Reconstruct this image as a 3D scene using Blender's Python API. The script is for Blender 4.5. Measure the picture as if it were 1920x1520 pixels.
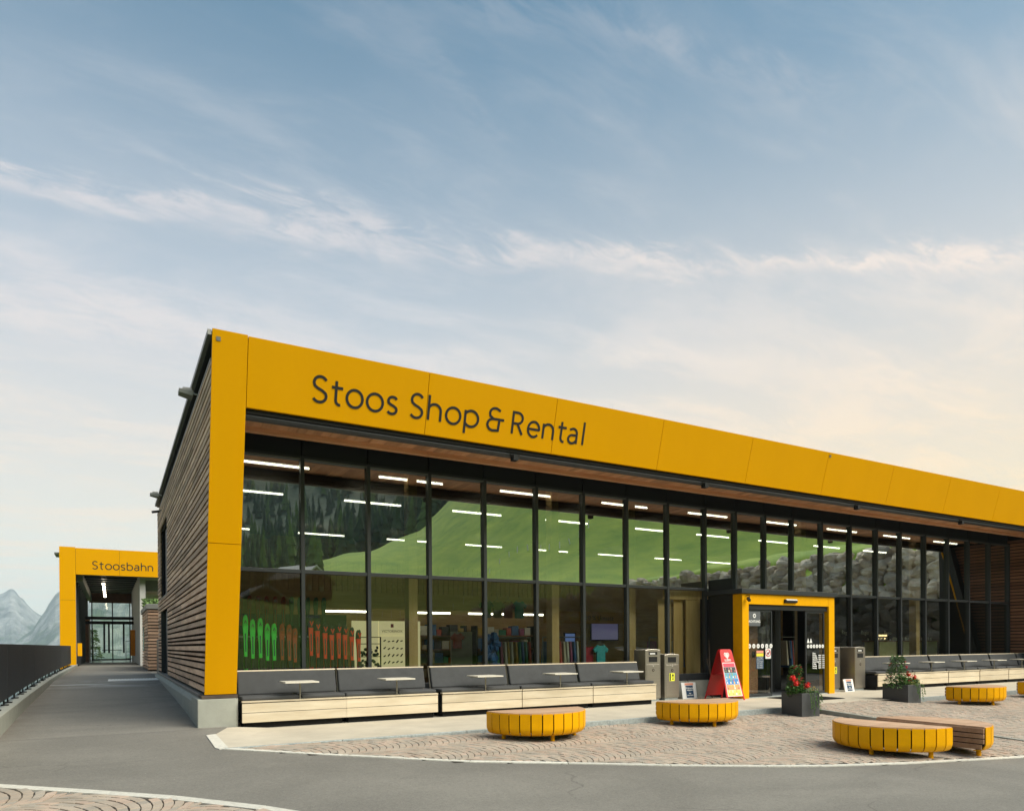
import bpy, bmesh, math, random
from mathutils import Vector, Matrix
random.seed(7)
R = math.radians
for o in list(bpy.data.objects):
    bpy.data.objects.remove(o)
S = bpy.context.scene
COL = S.collection

# ------------------------------------------------------------------ camera
cam_d = bpy.data.cameras.new("camera")
cam = bpy.data.objects.new("camera", cam_d)
COL.objects.link(cam)
MR = [[0.8693518401341087, -0.4941531793534016, -0.006325613832965587],
      [-0.007306487468050785, -5.3552927344496445e-05, -0.9999733058301923],
      [0.49413964958938295, 0.8693748515266638, -0.0036570803481745873]]
right, down, fwd = Vector(MR[0]), Vector(MR[1]), Vector(MR[2])
rot = Matrix((right, -down, -fwd)).transposed()
cam.matrix_world = Matrix.Translation((0, 0, 1.37)) @ rot.to_4x4()
cam_d.sensor_fit = 'HORIZONTAL'
cam_d.sensor_width = 36.0
cam_d.lens = 1320.43 / 1920 * 36.0
cam_d.shift_y = (1212.33 - 760) / 1920
cam_d.clip_start = 0.05
cam_d.clip_end = 30000
S.camera = cam

# ------------------------------------------------------------------ sun and sky
SUN_EL, SUN_AZ = 44.0, 146.0            # azimuth clockwise from +Y
sd = bpy.data.lights.new("sun", 'SUN')
sd.energy = 3.6
sd.angle = R(50)
sd.color = (1.0, 0.92, 0.78)
sun = bpy.data.objects.new("sun", sd)
COL.objects.link(sun)
sdir = Vector((math.sin(R(SUN_AZ)) * math.cos(R(SUN_EL)), math.cos(R(SUN_AZ)) * math.cos(R(SUN_EL)), math.sin(R(SUN_EL))))
sun.rotation_euler = sdir.to_track_quat('Z', 'Y').to_euler()

W = bpy.data.worlds.new("World")
S.world = W
W.use_nodes = True
wt = W.node_tree
wt.nodes.clear()
wl = wt.links.new
def N(t, **kw):
    n = wt.nodes.new(t)
    for k, v in kw.items():
        setattr(n, k, v)
    return n
def val(x):
    n = N('ShaderNodeValue'); n.outputs[0].default_value = x; return n.outputs[0]
def mth(op, a, b=None, c=None, clamp=False):
    n = N('ShaderNodeMath', operation=op); n.use_clamp = clamp
    for i, x in enumerate((a, b, c)):
        if x is None: continue
        if isinstance(x, (int, float)): n.inputs[i].default_value = x
        else: wl(x, n.inputs[i])
    return n.outputs[0]
def ramp(x, a, b, lo=0.0, hi=1.0, smooth=True):
    n = N('ShaderNodeMapRange'); n.interpolation_type = 'SMOOTHSTEP' if smooth else 'LINEAR'
    wl(x, n.inputs[0])
    n.inputs[1].default_value, n.inputs[2].default_value, n.inputs[3].default_value, n.inputs[4].default_value = a, b, lo, hi
    return n.outputs[0]
def mixc(f, a, b):
    n = N('ShaderNodeMix', data_type='RGBA')
    if isinstance(f, (int, float)): n.inputs[0].default_value = f
    else: wl(f, n.inputs[0])
    for i, x in ((6, a), (7, b)):
        if isinstance(x, tuple): n.inputs[i].default_value = (*x, 1)
        else: wl(x, n.inputs[i])
    return n.outputs[2]
SKY_K = 0.1
sky = N('ShaderNodeTexSky')
sky.sky_type = 'NISHITA'
sky.sun_disc = False
sky.sun_elevation = R(SUN_EL)
sky.sun_rotation = R(SUN_AZ)
sky.altitude = 1300
sky.air_density = 1.0
sky.dust_density = 1.0
sky.ozone_density = 1.4
tc = N('ShaderNodeTexCoord')
sep = N('ShaderNodeSeparateXYZ'); wl(tc.outputs['Generated'], sep.inputs[0])
dx, dy, dz = sep.outputs
up = mth('MAXIMUM', dz, 0.0)
inv = mth('DIVIDE', 1.0, mth('ADD', up, 0.06))
px, py = mth('MULTIPLY', dx, inv), mth('MULTIPLY', dy, inv)   # position on a high flat cloud layer
comb = N('ShaderNodeCombineXYZ'); wl(px, comb.inputs[0]); wl(py, comb.inputs[1])
def cloud_noise(ang, sx, sy, scale, detail=9, rough=0.62, dist=0.6, off=0.0):
    mp = N('ShaderNodeMapping'); wl(comb.outputs[0], mp.inputs[0])
    mp.inputs['Rotation'].default_value = (0, 0, R(ang)); mp.inputs['Scale'].default_value = (sx, sy, 1)
    mp.inputs['Location'].default_value = (off, off * .7, 0)
    n = N('ShaderNodeTexNoise'); wl(mp.outputs[0], n.inputs['Vector'])
    n.inputs['Scale'].default_value = scale; n.inputs['Detail'].default_value = detail
    n.inputs['Roughness'].default_value = rough; n.inputs['Distortion'].default_value = dist
    return n.outputs[0]
n_a = cloud_noise(-20, 1.0, 3.2, 1.6, off=3.1)        # long wisps
n_b = cloud_noise(-55, 1.0, 2.6, 2.6, off=7.7)        # crossing wisps
n_c = cloud_noise(10, 1.0, 1.3, 0.9, detail=5, dist=0.2, off=1.3)   # broad patches
n_d = cloud_noise(-30, 1.0, 2.0, 6.5, detail=10, rough=0.7, off=4.9)
n_e = cloud_noise(-12, 0.8, 1.5, 1.9, detail=11, rough=0.66, dist=0.5, off=11.3)
def streak(a, b, c, wdt, x0, x1):
    """a thin cirrus band lying along y = a + b x + c x^2 on the cloud layer"""
    f = mth('ADD', a, mth('MULTIPLY', px, mth('ADD', b, mth('MULTIPLY', px, c))))
    wob = mth('ADD', mth('MULTIPLY', mth('SUBTRACT', n_b, 0.5), 0.38), mth('MULTIPLY', mth('SUBTRACT', n_d, 0.5), 0.20))
    d = mth('DIVIDE', mth('ADD', mth('SUBTRACT', py, f), wob), wdt)
    g = mth('EXPONENT', mth('MULTIPLY', mth('MULTIPLY', d, d), -1.0))
    g = mth('MULTIPLY', g, ramp(px, x0[0], x0[1]))
    return mth('MULTIPLY', g, ramp(px, x1[0], x1[1], 1.0, 0.0))
s1 = streak(1.60, -0.10, -0.185, 0.060, (-3.0, -1.0), (2.6, 5.0))
s2 = streak(1.02, -0.30, 0.06, 0.055, (0.2, 0.55), (0.75, 1.25))
s3 = streak(0.80, 0.55, 0.0, 0.06, (0.0, 0.3), (0.5, 0.75))
s4 = streak(2.15, 0.10, -0.12, 0.22, (-2.0, -0.6), (0.5, 1.6))
wisp = mth('MULTIPLY', ramp(n_a, 0.45, 0.75), ramp(n_c, 0.38, 0.62))
wisp = mth('ADD', mth('MULTIPLY', wisp, 0.5), mth('MULTIPLY', ramp(n_b, 0.5, 0.78), 0.22))
bands = mth('ADD', mth('ADD', s1, mth('MULTIPLY', s2, 0.55)), mth('ADD', mth('MULTIPLY', s3, 0.35), mth('MULTIPLY', s4, 0.5)))
bands = mth('MULTIPLY', bands, ramp(n_d, 0.32, 0.62, 0.15, 1.0))
patch = mth('MULTIPLY', ramp(n_e, 0.44, 0.66), ramp(dz, 0.62, 0.34))
veil = ramp(dz, 0.76, 0.26, 0.05, 0.86)
tot = mth('ADD', mth('ADD', mth('MULTIPLY', wisp, 0.36), mth('ADD', mth('MULTIPLY', bands, 0.30), mth('MULTIPLY', patch, 0.16))), veil, clamp=True)
low = ramp(dz, 0.44, 0.08, 0.0, 1.0)
warm = mth('ADD', mth('MULTIPLY', dx, math.sin(R(72))), mth('MULTIPLY', dy, math.cos(R(72))))
warm = ramp(warm, 0.50, 1.0)
k = 0.73 / SKY_K
def kc(r, g, b): return (r * k, g * k, b * k)
c_high = mixc(warm, kc(0.60, 0.59, 0.615), kc(0.74, 0.66, 0.61))
c_low = mixc(warm, kc(0.83, 0.71, 0.59), kc(0.98, 0.72, 0.45))
c_cloud = mixc(low, c_high, c_low)
c_cloud = mixc(mth('MULTIPLY', bands, 0.55, clamp=True), c_cloud, mixc(warm, kc(0.70, 0.63, 0.63), kc(0.90, 0.74, 0.64)))
# a hazy grey-blue evening tint to the clear sky
tint = N('ShaderNodeMix', data_type='RGBA'); tint.blend_type = 'MULTIPLY'
tint.inputs[0].default_value = 1.0
wl(sky.outputs[0], tint.inputs[6]); tint.inputs[7].default_value = (0.36, 0.95, 0.92, 1)
col = mixc(tot, tint.outputs[2], c_cloud)
bg = N('ShaderNodeBackground'); bg.inputs[1].default_value = SKY_K
wl(col, bg.inputs[0])
wo = N('ShaderNodeOutputWorld'); wl(bg.outputs[0], wo.inputs[0])

S.view_settings.view_transform = 'Standard'
S.view_settings.look = 'None'
S.view_settings.exposure = 0.75
S.view_settings.gamma = 1.0
S.view_settings.use_curve_mapping = False
S.render.engine = 'CYCLES'
S.cycles.use_denoising = True
S.cycles.max_bounces = 7
S.cycles.diffuse_bounces = 3
S.cycles.glossy_bounces = 4
S.cycles.transmission_bounces = 4
S.cycles.transparent_max_bounces = 16
S.cycles.volume_bounces = 1
S.cycles.caustics_reflective = False
S.cycles.caustics_refractive = False
S.cycles.sample_clamp_indirect = 6.0

# ------------------------------------------------------------------ materials
def new_mat(name):
    m = bpy.data.materials.new(name); m.use_nodes = True
    t = m.node_tree
    return m, t, t.nodes['Principled BSDF']
def nd(t, typ, **kw):
    n = t.nodes.new(typ)
    for k_, v in kw.items(): setattr(n, k_, v)
    return n
def rgb(c): return (*c, 1)
def mat(name, c, rough=0.5, metal=0.0, var=0.0, scale=6.0, bump=0.0, bscale=60.0, stretch=(1, 1, 1), c2=None, pvar=0.0, spec=None, detail=5):
    """one surface: base colour with noise variation, per-piece variation and fine relief"""
    m, t, p = new_mat(name)
    l = t.links.new
    p.inputs['Roughness'].default_value = rough
    p.inputs['Metallic'].default_value = metal
    if spec is not None: p.inputs['Specular IOR Level'].default_value = spec
    p.inputs['Base Color'].default_value = rgb(c)
    if var or c2 or bump or pvar:
        g = nd(t, 'ShaderNodeNewGeometry')
        mp = nd(t, 'ShaderNodeMapping'); l(g.outputs['Position'], mp.inputs[0]); mp.inputs['Scale'].default_value = stretch
        out = None
        if var or c2:
            n = nd(t, 'ShaderNodeTexNoise'); l(mp.outputs[0], n.inputs[0]); n.inputs['Scale'].default_value = scale
            n.inputs['Detail'].default_value = detail; n.inputs['Roughness'].default_value = 0.65
            mr = nd(t, 'ShaderNodeMapRange'); l(n.outputs[0], mr.inputs[0])
            mr.inputs[1].default_value, mr.inputs[2].default_value = 0.3, 0.7
            mx = nd(t, 'ShaderNodeMix', data_type='RGBA'); l(mr.outputs[0], mx.inputs[0])
            ca = tuple(x * (1 - var) for x in c); cb = c2 if c2 else tuple(min(1, x * (1 + var)) for x in c)
            mx.inputs[6].default_value = rgb(ca if not c2 else c); mx.inputs[7].default_value = rgb(cb)
            out = mx.outputs[2]
        if pvar:
            oi = nd(t, 'ShaderNodeObjectInfo')
            hs = nd(t, 'ShaderNodeHueSaturation')
            mr2 = nd(t, 'ShaderNodeMapRange'); l(oi.outputs['Random'], mr2.inputs[0])
            mr2.inputs[3].default_value, mr2.inputs[4].default_value = 1 - pvar, 1 + pvar
            l(mr2.outputs[0], hs.inputs['Value'])
            if out: l(out, hs.inputs['Color'])
            else: hs.inputs['Color'].default_value = rgb(c)
            out = hs.outputs[0]
        if out: l(out, p.inputs['Base Color'])
        if bump:
            n2 = nd(t, 'ShaderNodeTexNoise'); l(mp.outputs[0], n2.inputs[0]); n2.inputs['Scale'].default_value = bscale
            n2.inputs['Detail'].default_value = 4
            b = nd(t, 'ShaderNodeBump'); b.inputs['Strength'].default_value = bump; b.inputs['Distance'].default_value = 0.01
            l(n2.outputs[0], b.inputs['Height']); l(b.outputs[0], p.inputs['Normal'])
    return m
def wood(name, c, c2, along='X', rough=0.6, pvar=0.15, gs=9.0):
    st = {'X': (0.12, 1, 1), 'Y': (1, 0.12, 1), 'Z': (1, 1, 0.12)}[along]
    return mat(name, c, rough, var=0.1, scale=gs, bump=0.25, bscale=40, stretch=st, c2=c2, pvar=pvar)
def emit(name, c, s):
    m, t, p = new_mat(name)
    p.inputs['Base Color'].default_value = rgb((0.8, 0.8, 0.8))
    p.inputs['Emission Color'].default_value = rgb(c); p.inputs['Emission Strength'].default_value = s
    return m
def glass(name, tint=(0.78, 0.84, 0.80), boost=1.9, ior=1.5, base=0.02):
    m = bpy.data.materials.new(name); m.use_nodes = True
    t = m.node_tree; t.nodes.clear(); l = t.links.new
    # both faces of the pane mirror: count the reflection about twice, the same from either side
    g = nd(t, 'ShaderNodeNewGeometry')
    lw = nd(t, 'ShaderNodeLayerWeight'); lw.inputs[0].default_value = 0.5
    pw = nd(t, 'ShaderNodeMath', operation='POWER'); l(lw.outputs['Facing'], pw.inputs[0]); pw.inputs[1].default_value = 5.0 / 1.0
    # Schlick: F = F0 + (1-F0)(1-cos)^5 ; Facing at blend .5 is (1-cos)
    ml = nd(t, 'ShaderNodeMath', operation='MULTIPLY_ADD'); l(pw.outputs[0], ml.inputs[0]); ml.inputs[1].default_value = 0.96; ml.inputs[2].default_value = 0.04
    m2 = nd(t, 'ShaderNodeMath', operation='MULTIPLY_ADD'); m2.use_clamp = True
    l(ml.outputs[0], m2.inputs[0]); m2.inputs[1].default_value = boost; m2.inputs[2].default_value = base
    bn = nd(t, 'ShaderNodeTexNoise'); l(g.outputs['Position'], bn.inputs[0]); bn.inputs['Scale'].default_value = 0.9; bn.inputs['Detail'].default_value = 1
    bp = nd(t, 'ShaderNodeBump'); bp.inputs['Strength'].default_value = 0.12; bp.inputs['Distance'].default_value = 0.02; l(bn.outputs[0], bp.inputs['Height'])
    tr = nd(t, 'ShaderNodeBsdfTransparent'); tr.inputs[0].default_value = rgb(tint)
    gl = nd(t, 'ShaderNodeBsdfGlossy'); gl.inputs['Roughness'].default_value = 0.0; l(bp.outputs[0], gl.inputs['Normal']); gl.inputs[0].default_value = rgb((0.95, 0.97, 0.95))
    mx = nd(t, 'ShaderNodeMixShader'); l(m2.outputs[0], mx.inputs[0]); l(tr.outputs[0], mx.inputs[1]); l(gl.outputs[0], mx.inputs[2])
    o = nd(t, 'ShaderNodeOutputMaterial'); l(mx.outputs[0], o.inputs[0])
    return m
M = {}
M['yellow'] = mat('yellow_panel', (0.66, 0.312, 0.0), 0.5, spec=0.05, var=0.02, scale=1.6, stretch=(1, 1, .16), bump=0.05, bscale=1.3)
M['yellow_paint'] = mat('yellow_paint', (0.78, 0.37, 0.0), 0.45, spec=0.12, var=0.07, scale=5)
M['dark_letter'] = mat('dark_letter', (0.022, 0.022, 0.021), 0.6, spec=0.2)
M['anthracite'] = mat('anthracite_frame', (0.030, 0.034, 0.038), 0.38, var=0.08)
M['fence_dark'] = mat('fence_dark', (0.013, 0.015, 0.019), 0.45, var=0.1)
M['black'] = mat('black_panel', (0.010, 0.011, 0.012), 0.45, var=0.1)
M['matte_black'] = mat('matte_black', (0.008, 0.008, 0.008), 0.9)
M['slat'] = wood('weathered_slat', (0.42, 0.245, 0.145), (0.72, 0.50, 0.335), 'Y', 0.75, 0.34)
M['slat_x'] = wood('weathered_slat_front', (0.22, 0.13, 0.08), (0.42, 0.28, 0.19), 'X', 0.75, 0.25)
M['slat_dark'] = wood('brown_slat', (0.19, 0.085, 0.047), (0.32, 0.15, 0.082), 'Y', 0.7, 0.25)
M['soffit'] = wood('soffit_larch', (0.50, 0.24, 0.12), (0.70, 0.40, 0.22), 'Y', 0.6, 0.2)
M['beam'] = wood('beam_larch', (0.55, 0.26, 0.12), (0.72, 0.40, 0.21), 'X', 0.6, 0.1)
M['pale_wood'] = wood('pale_bench_board', (0.54, 0.44, 0.30), (0.70, 0.61, 0.46), 'X', 0.6, 0.10)
M['pale_wood_y'] = wood('pale_bench_end', (0.66, 0.50, 0.31), (0.76, 0.63, 0.44), 'Y', 0.6, 0.07)
M['table_white'] = mat('table_board', (0.66, 0.62, 0.53), 0.5, var=0.08, scale=9)
M['batten'] = mat('dark_batten', (0.055, 0.036, 0.024), 0.9)
M['teak'] = wood('teak_top', (0.47, 0.285, 0.17), (0.62, 0.42, 0.28), 'X', 0.6, 0.12)
M['teak_dark'] = wood('teak_side', (0.27, 0.145, 0.078), (0.42, 0.245, 0.14), 'X', 0.6, 0.12)
M['cushion'] = mat('charcoal_fabric', (0.066, 0.068, 0.070), 0.9, var=0.12, scale=5, bump=0.25, bscale=400)
M['steel'] = mat('brushed_steel', (0.40, 0.365, 0.315), 0.36, 0.85, var=0.06, scale=3, stretch=(1, 1, 20))
M['galv'] = mat('galvanised_steel', (0.34, 0.375, 0.37), 0.5, 0.2, var=0.3, scale=30, detail=6)
M['grey_metal'] = mat('grey_metal', (0.20, 0.20, 0.185), 0.5, 0.5, var=0.1)
M['rust_cap'] = mat('brown_steel_cap', (0.085, 0.062, 0.048), 0.55, 0.4, var=0.25, scale=8)
M['concrete'] = mat('grey_concrete', (0.33, 0.335, 0.29), 0.85, var=0.12, scale=2.5, bump=0.12, bscale=25, detail=8)
M['apron'] = mat('apron_concrete', (0.54, 0.485, 0.385), 0.85, var=0.14, scale=1.3, bump=0.15, bscale=120, detail=9)
M['granite'] = mat('pale_granite', (0.60, 0.58, 0.51), 0.8, var=0.15, scale=20, bump=0.3, bscale=70, pvar=0.1)
M['white'] = mat('white_paint', (0.78, 0.78, 0.76), 0.5)
M['grey_wall'] = mat('grey_render', (0.46, 0.455, 0.43), 0.85, var=0.06)
M['planter'] = mat('planter_board', (0.055, 0.057, 0.060), 0.6, var=0.08)
M['glass'] = glass('window_glass', (.48, .53, .47), 2.4, base=.42)
M['glass_low'] = glass('clear_window_glass', (.70, .76, .70), 2.2, base=-.032)
M['door_glass'] = glass('door_glass', (0.55, 0.57, 0.55), 2.0, base=.06)
def asphalt_mat():
    m, t, p = new_mat('asphalt'); l = t.links.new
    g = nd(t, 'ShaderNodeNewGeometry')
    def noise(scale, det, st=(1, 1, 1), rough=0.6, dist=0.0):
        mp = nd(t, 'ShaderNodeMapping'); l(g.outputs['Position'], mp.inputs[0]); mp.inputs['Scale'].default_value = st
        n = nd(t, 'ShaderNodeTexNoise'); l(mp.outputs[0], n.inputs[0]); n.inputs['Scale'].default_value = scale
        n.inputs['Detail'].default_value = det; n.inputs['Roughness'].default_value = rough; n.inputs['Distortion'].default_value = dist
        return n.outputs[0]
    def rmp(x, a, b, lo=0., hi=1.):
        n = nd(t, 'ShaderNodeMapRange'); l(x, n.inputs[0])
        for i, v in enumerate((a, b, lo, hi)): n.inputs[1 + i].default_value = v
        return n.outputs[0]
    def mx(f, a, b):
        n = nd(t, 'ShaderNodeMix', data_type='RGBA')
        if isinstance(f, float): n.inputs[0].default_value = f
        else: l(f, n.inputs[0])
        for i, x in ((6, a), (7, b)):
            if isinstance(x, tuple): n.inputs[i].default_value = rgb(x)
            else: l(x, n.inputs[i])
        return n.outputs[2]
    def mm(op, a, b):
        a, b = (float(a) if isinstance(a, int) else a), (float(b) if isinstance(b, int) else b)
        n = nd(t, 'ShaderNodeMath', operation=op); n.use_clamp = True
        for i, x in enumerate((a, b)):
            if isinstance(x, float): n.inputs[i].default_value = x
            else: l(x, n.inputs[i])
        return n.outputs[0]
    sx = nd(t, 'ShaderNodeSeparateXYZ'); l(g.outputs['Position'], sx.inputs[0])
    big = noise(0.45, 6, (1, 1, 1), 0.6, 0.5)
    c = mx(rmp(big, .38, .62), (0.118, 0.110, 0.094), (0.212, 0.198, 0.170))
    # older, browner asphalt on the ramp beyond the joint at Y = 12.2
    ramp_f = rmp(sx.outputs[1], 12.14, 12.20)
    c = mx(ramp_f, c, mx(rmp(noise(0.7, 7, (1, .5, 1), .65), .3, .7), (0.155, 0.142, 0.120), (0.235, 0.216, 0.185)))
    # tyre-dark sweeps
    c = mx(mm('MULTIPLY', rmp(noise(0.5, 5, (0.4, 1.5, 1), .55, 1.0), .48, .64), 0.6), c, (0.095, 0.090, 0.078))
    for sc_, am in ((7, .16), (26, .30), (60, .30)):
        nn = noise(sc_, 4, (1, 1, 1), .7)
        c = mx(rmp(nn, .36, .66, 0., am), c, (0.055, 0.052, 0.046)); c = mx(rmp(nn, .66, .34, 0., am * .6), c, (0.33, 0.31, 0.27)) if sc_ > 7 else c
    # thin cracks
    vc = nd(t, 'ShaderNodeTexVoronoi', feature='DISTANCE_TO_EDGE'); mpc = nd(t, 'ShaderNodeMapping'); l(g.outputs['Position'], mpc.inputs[0]); mpc.inputs['Scale'].default_value = (.16, .30, .2)
    wv = nd(t, 'ShaderNodeVectorMath', operation='ADD'); l(mpc.outputs[0], wv.inputs[0]); nv = nd(t, 'ShaderNodeTexNoise'); l(g.outputs['Position'], nv.inputs[0]); nv.inputs['Scale'].default_value = 1.6; nv.inputs['Detail'].default_value = 6
    sv = nd(t, 'ShaderNodeVectorMath', operation='SCALE'); l(nv.outputs['Color'], sv.inputs[0]); sv.inputs[3].default_value = .16; l(sv.outputs[0], wv.inputs[1]); l(wv.outputs[0], vc.inputs['Vector']); vc.inputs['Scale'].default_value = 1.0
    c = mx(mm('MULTIPLY', rmp(vc.outputs['Distance'], .0, .0035, .75, 0.), rmp(noise(.35, 2), .45, .6)), c, (0.045, 0.042, 0.037))
    # grime along the foot of the plinth and of the low wall, a dark joint across the ramp
    edge = mm('ADD', mm('MULTIPLY', rmp(sx.outputs[0], .75, 1.2), rmp(sx.outputs[0], 1.26, 1.2)), mm('MULTIPLY', rmp(sx.outputs[0], -1.0, -1.42), rmp(sx.outputs[1], 11.0, 12.0)))
    c = mx(mm('MULTIPLY', mm('MULTIPLY', edge, rmp(sx.outputs[1], 11.9, 12.3)), rmp(noise(3.0, 6), .35, .6, .2, .75)), c, (0.085, 0.066, 0.047))
    jn = mm('MULTIPLY', rmp(sx.outputs[1], 12.13, 12.15), rmp(sx.outputs[1], 12.19, 12.17))
    c = mx(mm('MULTIPLY', jn, .6), c, (0.05, 0.047, 0.042))
    # grit
    gr = nd(t, 'ShaderNodeTexNoise'); l(g.outputs['Position'], gr.inputs[0]); gr.inputs['Scale'].default_value = 140; gr.inputs['Detail'].default_value = 3
    c = mx(rmp(gr.outputs[0], .3, .72, 0., .42), c, (0.30, 0.285, 0.25))
    vo = nd(t, 'ShaderNodeTexVoronoi'); l(g.outputs['Position'], vo.inputs[0]); vo.inputs['Scale'].default_value = 3.2
    c = mx(rmp(vo.outputs['Distance'], .012, .03, .55, 0.), c, (0.55, 0.52, 0.45))
    # pale lime stains across the ramp
    band = mm('MULTIPLY', rmp(sx.outputs[1], 20.6, 21.2), rmp(sx.outputs[1], 24.8, 23.2))
    c = mx(mm('MULTIPLY', band, rmp(noise(1.2, 7, (0.55, 1.6, 1), .7, .5), .50, .62, 0., .8)), c, (0.42, 0.43, 0.42))
    l(c, p.inputs['Base Color']); p.inputs['Roughness'].default_value = 0.86
    b = nd(t, 'ShaderNodeBump'); b.inputs['Strength'].default_value = 0.5; b.inputs['Distance'].default_value = 0.004
    l(gr.outputs[0], b.inputs['Height']); l(b.outputs[0], p.inputs['Normal'])
    return m
M['asphalt'] = asphalt_mat()
M['joint_sand'] = mat('joint_sand', (0.055, 0.045, 0.034), 0.95, var=0.2, scale=20)
def stone_mat(name, c, c2, pvar):
    m = mat(name, c, 0.8, var=0.1, scale=2.2, c2=c2, pvar=pvar, bump=0.4, bscale=90)
    return m
M['stone_a'] = stone_mat('porphyry_tan', (0.34, 0.28, 0.222), (0.46, 0.388, 0.31), 0.07)
M['stone_b'] = stone_mat('porphyry_grey', (0.30, 0.265, 0.22), (0.40, 0.35, 0.29), 0.07)
M['stone_c'] = stone_mat('porphyry_pink', (0.385, 0.29, 0.225), (0.49, 0.385, 0.305), 0.07)
M['grass'] = mat('alpine_grass', (0.11, 0.26, 0.008), 0.9, scale=0.16, c2=(0.33, 0.45, 0.035), bump=1.0, bscale=0.5, detail=9)
M['forest'] = mat('forest_needles', (0.055, 0.090, 0.048), 0.9, var=0.5, scale=0.3)
M['forest_light'] = mat('forest_leaves', (0.11, 0.18, 0.05), 0.9, var=0.4, scale=0.4)
M['bark'] = mat('bark', (0.09, 0.065, 0.045), 0.9, var=0.3, scale=20)

# ------------------------------------------------------------------ mesh helpers
class MB:
    def __init__(s): s.v = []; s.f = []; s.mi = []
    def quad(s, a, b, c, d, mi=0):
        n = len(s.v); s.v += [a, b, c, d]; s.f.append((n, n + 1, n + 2, n + 3)); s.mi.append(mi); return s
    def hexa(s, p, mi=0):
        """eight corners: four below counter-clockwise, four above"""
        n = len(s.v); s.v += [tuple(q) for q in p]
        for q in ((0, 3, 2, 1), (4, 5, 6, 7), (0, 1, 5, 4), (1, 2, 6, 5), (2, 3, 7, 6), (3, 0, 4, 7)):
            s.f.append(tuple(n + i for i in q)); s.mi.append(mi)
        return s
    def box(s, x0, x1, y0, y1, z0, z1, mi=0):
        return s.hexa([(x0, y0, z0), (x1, y0, z0), (x1, y1, z0), (x0, y1, z0), (x0, y0, z1), (x1, y0, z1), (x1, y1, z1), (x0, y1, z1)], mi)
    def bar(s, a, b, w, h, mi=0, up=(0, 0, 1)):
        """a square bar from a to b, w across, h high"""
        a, b = Vector(a), Vector(b); d = (b - a).normalized(); u = Vector(up)
        if abs(d.dot(u)) > 0.98: u = Vector((0, 1, 0))
        x = d.cross(u).normalized() * (w / 2); y = x.cross(d).normalized() * (h / 2)
        return s.hexa([a - x - y, b - x - y, b + x - y, a + x - y, a - x + y, b - x + y, b + x + y, a + x + y], mi)
    def prism(s, pts, z0, z1, mi=0):
        n = len(s.v); k = len(pts)
        f0 = z0 if callable(z0) else (lambda x, y: z0)
        f1 = z1 if callable(z1) else (lambda x, y: z1)
        s.v += [(x, y, f0(x, y)) for x, y in pts] + [(x, y, f1(x, y)) for x, y in pts]
        s.f.append(tuple(n + i for i in reversed(range(k)))); s.f.append(tuple(n + k + i for i in range(k))); s.mi += [mi, mi]
        for i in range(k):
            j = (i + 1) % k; s.f.append((n + i, n + j, n + k + j, n + k + i)); s.mi.append(mi)
        return s
    def xprism(s, pts, x0, x1, mi=0):
        """a (y, z) outline carried along x"""
        n = len(s.v); k = len(pts)
        s.v += [(x0, y, z) for y, z in pts] + [(x1, y, z) for y, z in pts]
        s.f.append(tuple(n + i for i in range(k))); s.f.append(tuple(n + k + i for i in reversed(range(k)))); s.mi += [mi, mi]
        for i in range(k):
            j = (i + 1) % k; s.f.append((n + j, n + i, n + k + i, n + k + j)); s.mi.append(mi)
        return s
    def tube(s, path, r, n=8, mi=0, cap=True):
        path = [Vector(p) for p in path]; rs = r if isinstance(r, (list, tuple)) else [r] * len(path)
        b = len(s.v); up = Vector((0, 0, 1))
        for i, p in enumerate(path):
            d = (path[min(i + 1, len(path) - 1)] - path[max(i - 1, 0)]).normalized()
            u = up if abs(d.dot(up)) < 0.95 else Vector((1, 0, 0))
            x = d.cross(u).normalized(); y = x.cross(d).normalized()
            for k in range(n):
                a = 2 * math.pi * k / n; s.v.append(tuple(p + (x * math.cos(a) + y * math.sin(a)) * rs[i]))
        for i in range(len(path) - 1):
            for k in range(n):
                k2 = (k + 1) % n
                s.f.append((b + i * n + k, b + i * n + k2, b + (i + 1) * n + k2, b + (i + 1) * n + k)); s.mi.append(mi)
        if cap:
            s.f.append(tuple(b + k for k in range(n))); s.mi.append(mi)
            e = b + (len(path) - 1) * n; s.f.append(tuple(e + k for k in reversed(range(n)))); s.mi.append(mi)
        return s
    def ball(s, c, r, seg=8, rings=5, mi=0, jit=0.0, sq=(1, 1, 1)):
        b = len(s.v); cx, cy, cz = c
        s.v.append((cx, cy, cz - r * sq[2]))
        for i in range(1, rings):
            th = math.pi * i / rings
            for k in range(seg):
                a = 2 * math.pi * k / seg; q = r * (1 + random.uniform(-jit, jit))
                s.v.append((cx + q * sq[0] * math.sin(th) * math.cos(a), cy + q * sq[1] * math.sin(th) * math.sin(a), cz - q * sq[2] * math.cos(th)))
        s.v.append((cx, cy, cz + r * sq[2])); e = len(s.v) - 1
        for k in range(seg):
            k2 = (k + 1) % seg
            s.f.append((b, b + 1 + k2, b + 1 + k)); s.mi.append(mi)
            for i in range(rings - 2):
                s.f.append((b + 1 + i * seg + k, b + 1 + i * seg + k2, b + 1 + (i + 1) * seg + k2, b + 1 + (i + 1) * seg + k)); s.mi.append(mi)
            q = b + 1 + (rings - 2) * seg
            s.f.append((q + k, q + k2, e)); s.mi.append(mi)
        return s
    def mesh(s, name, mats, off=(0, 0, 0), smooth=False):
        me = bpy.data.meshes.new(name)
        ox, oy, oz = off
        me.from_pydata([(x - ox, y - oy, z - oz) for x, y, z in s.v], [], s.f)
        for m_ in (mats if isinstance(mats, (list, tuple)) else [mats]): me.materials.append(M[m_] if isinstance(m_, str) else m_)
        if any(s.mi): me.polygons.foreach_set('material_index', s.mi)
        if smooth: me.polygons.foreach_set('use_smooth', [True] * len(me.polygons))
        me.update(); return me
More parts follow.
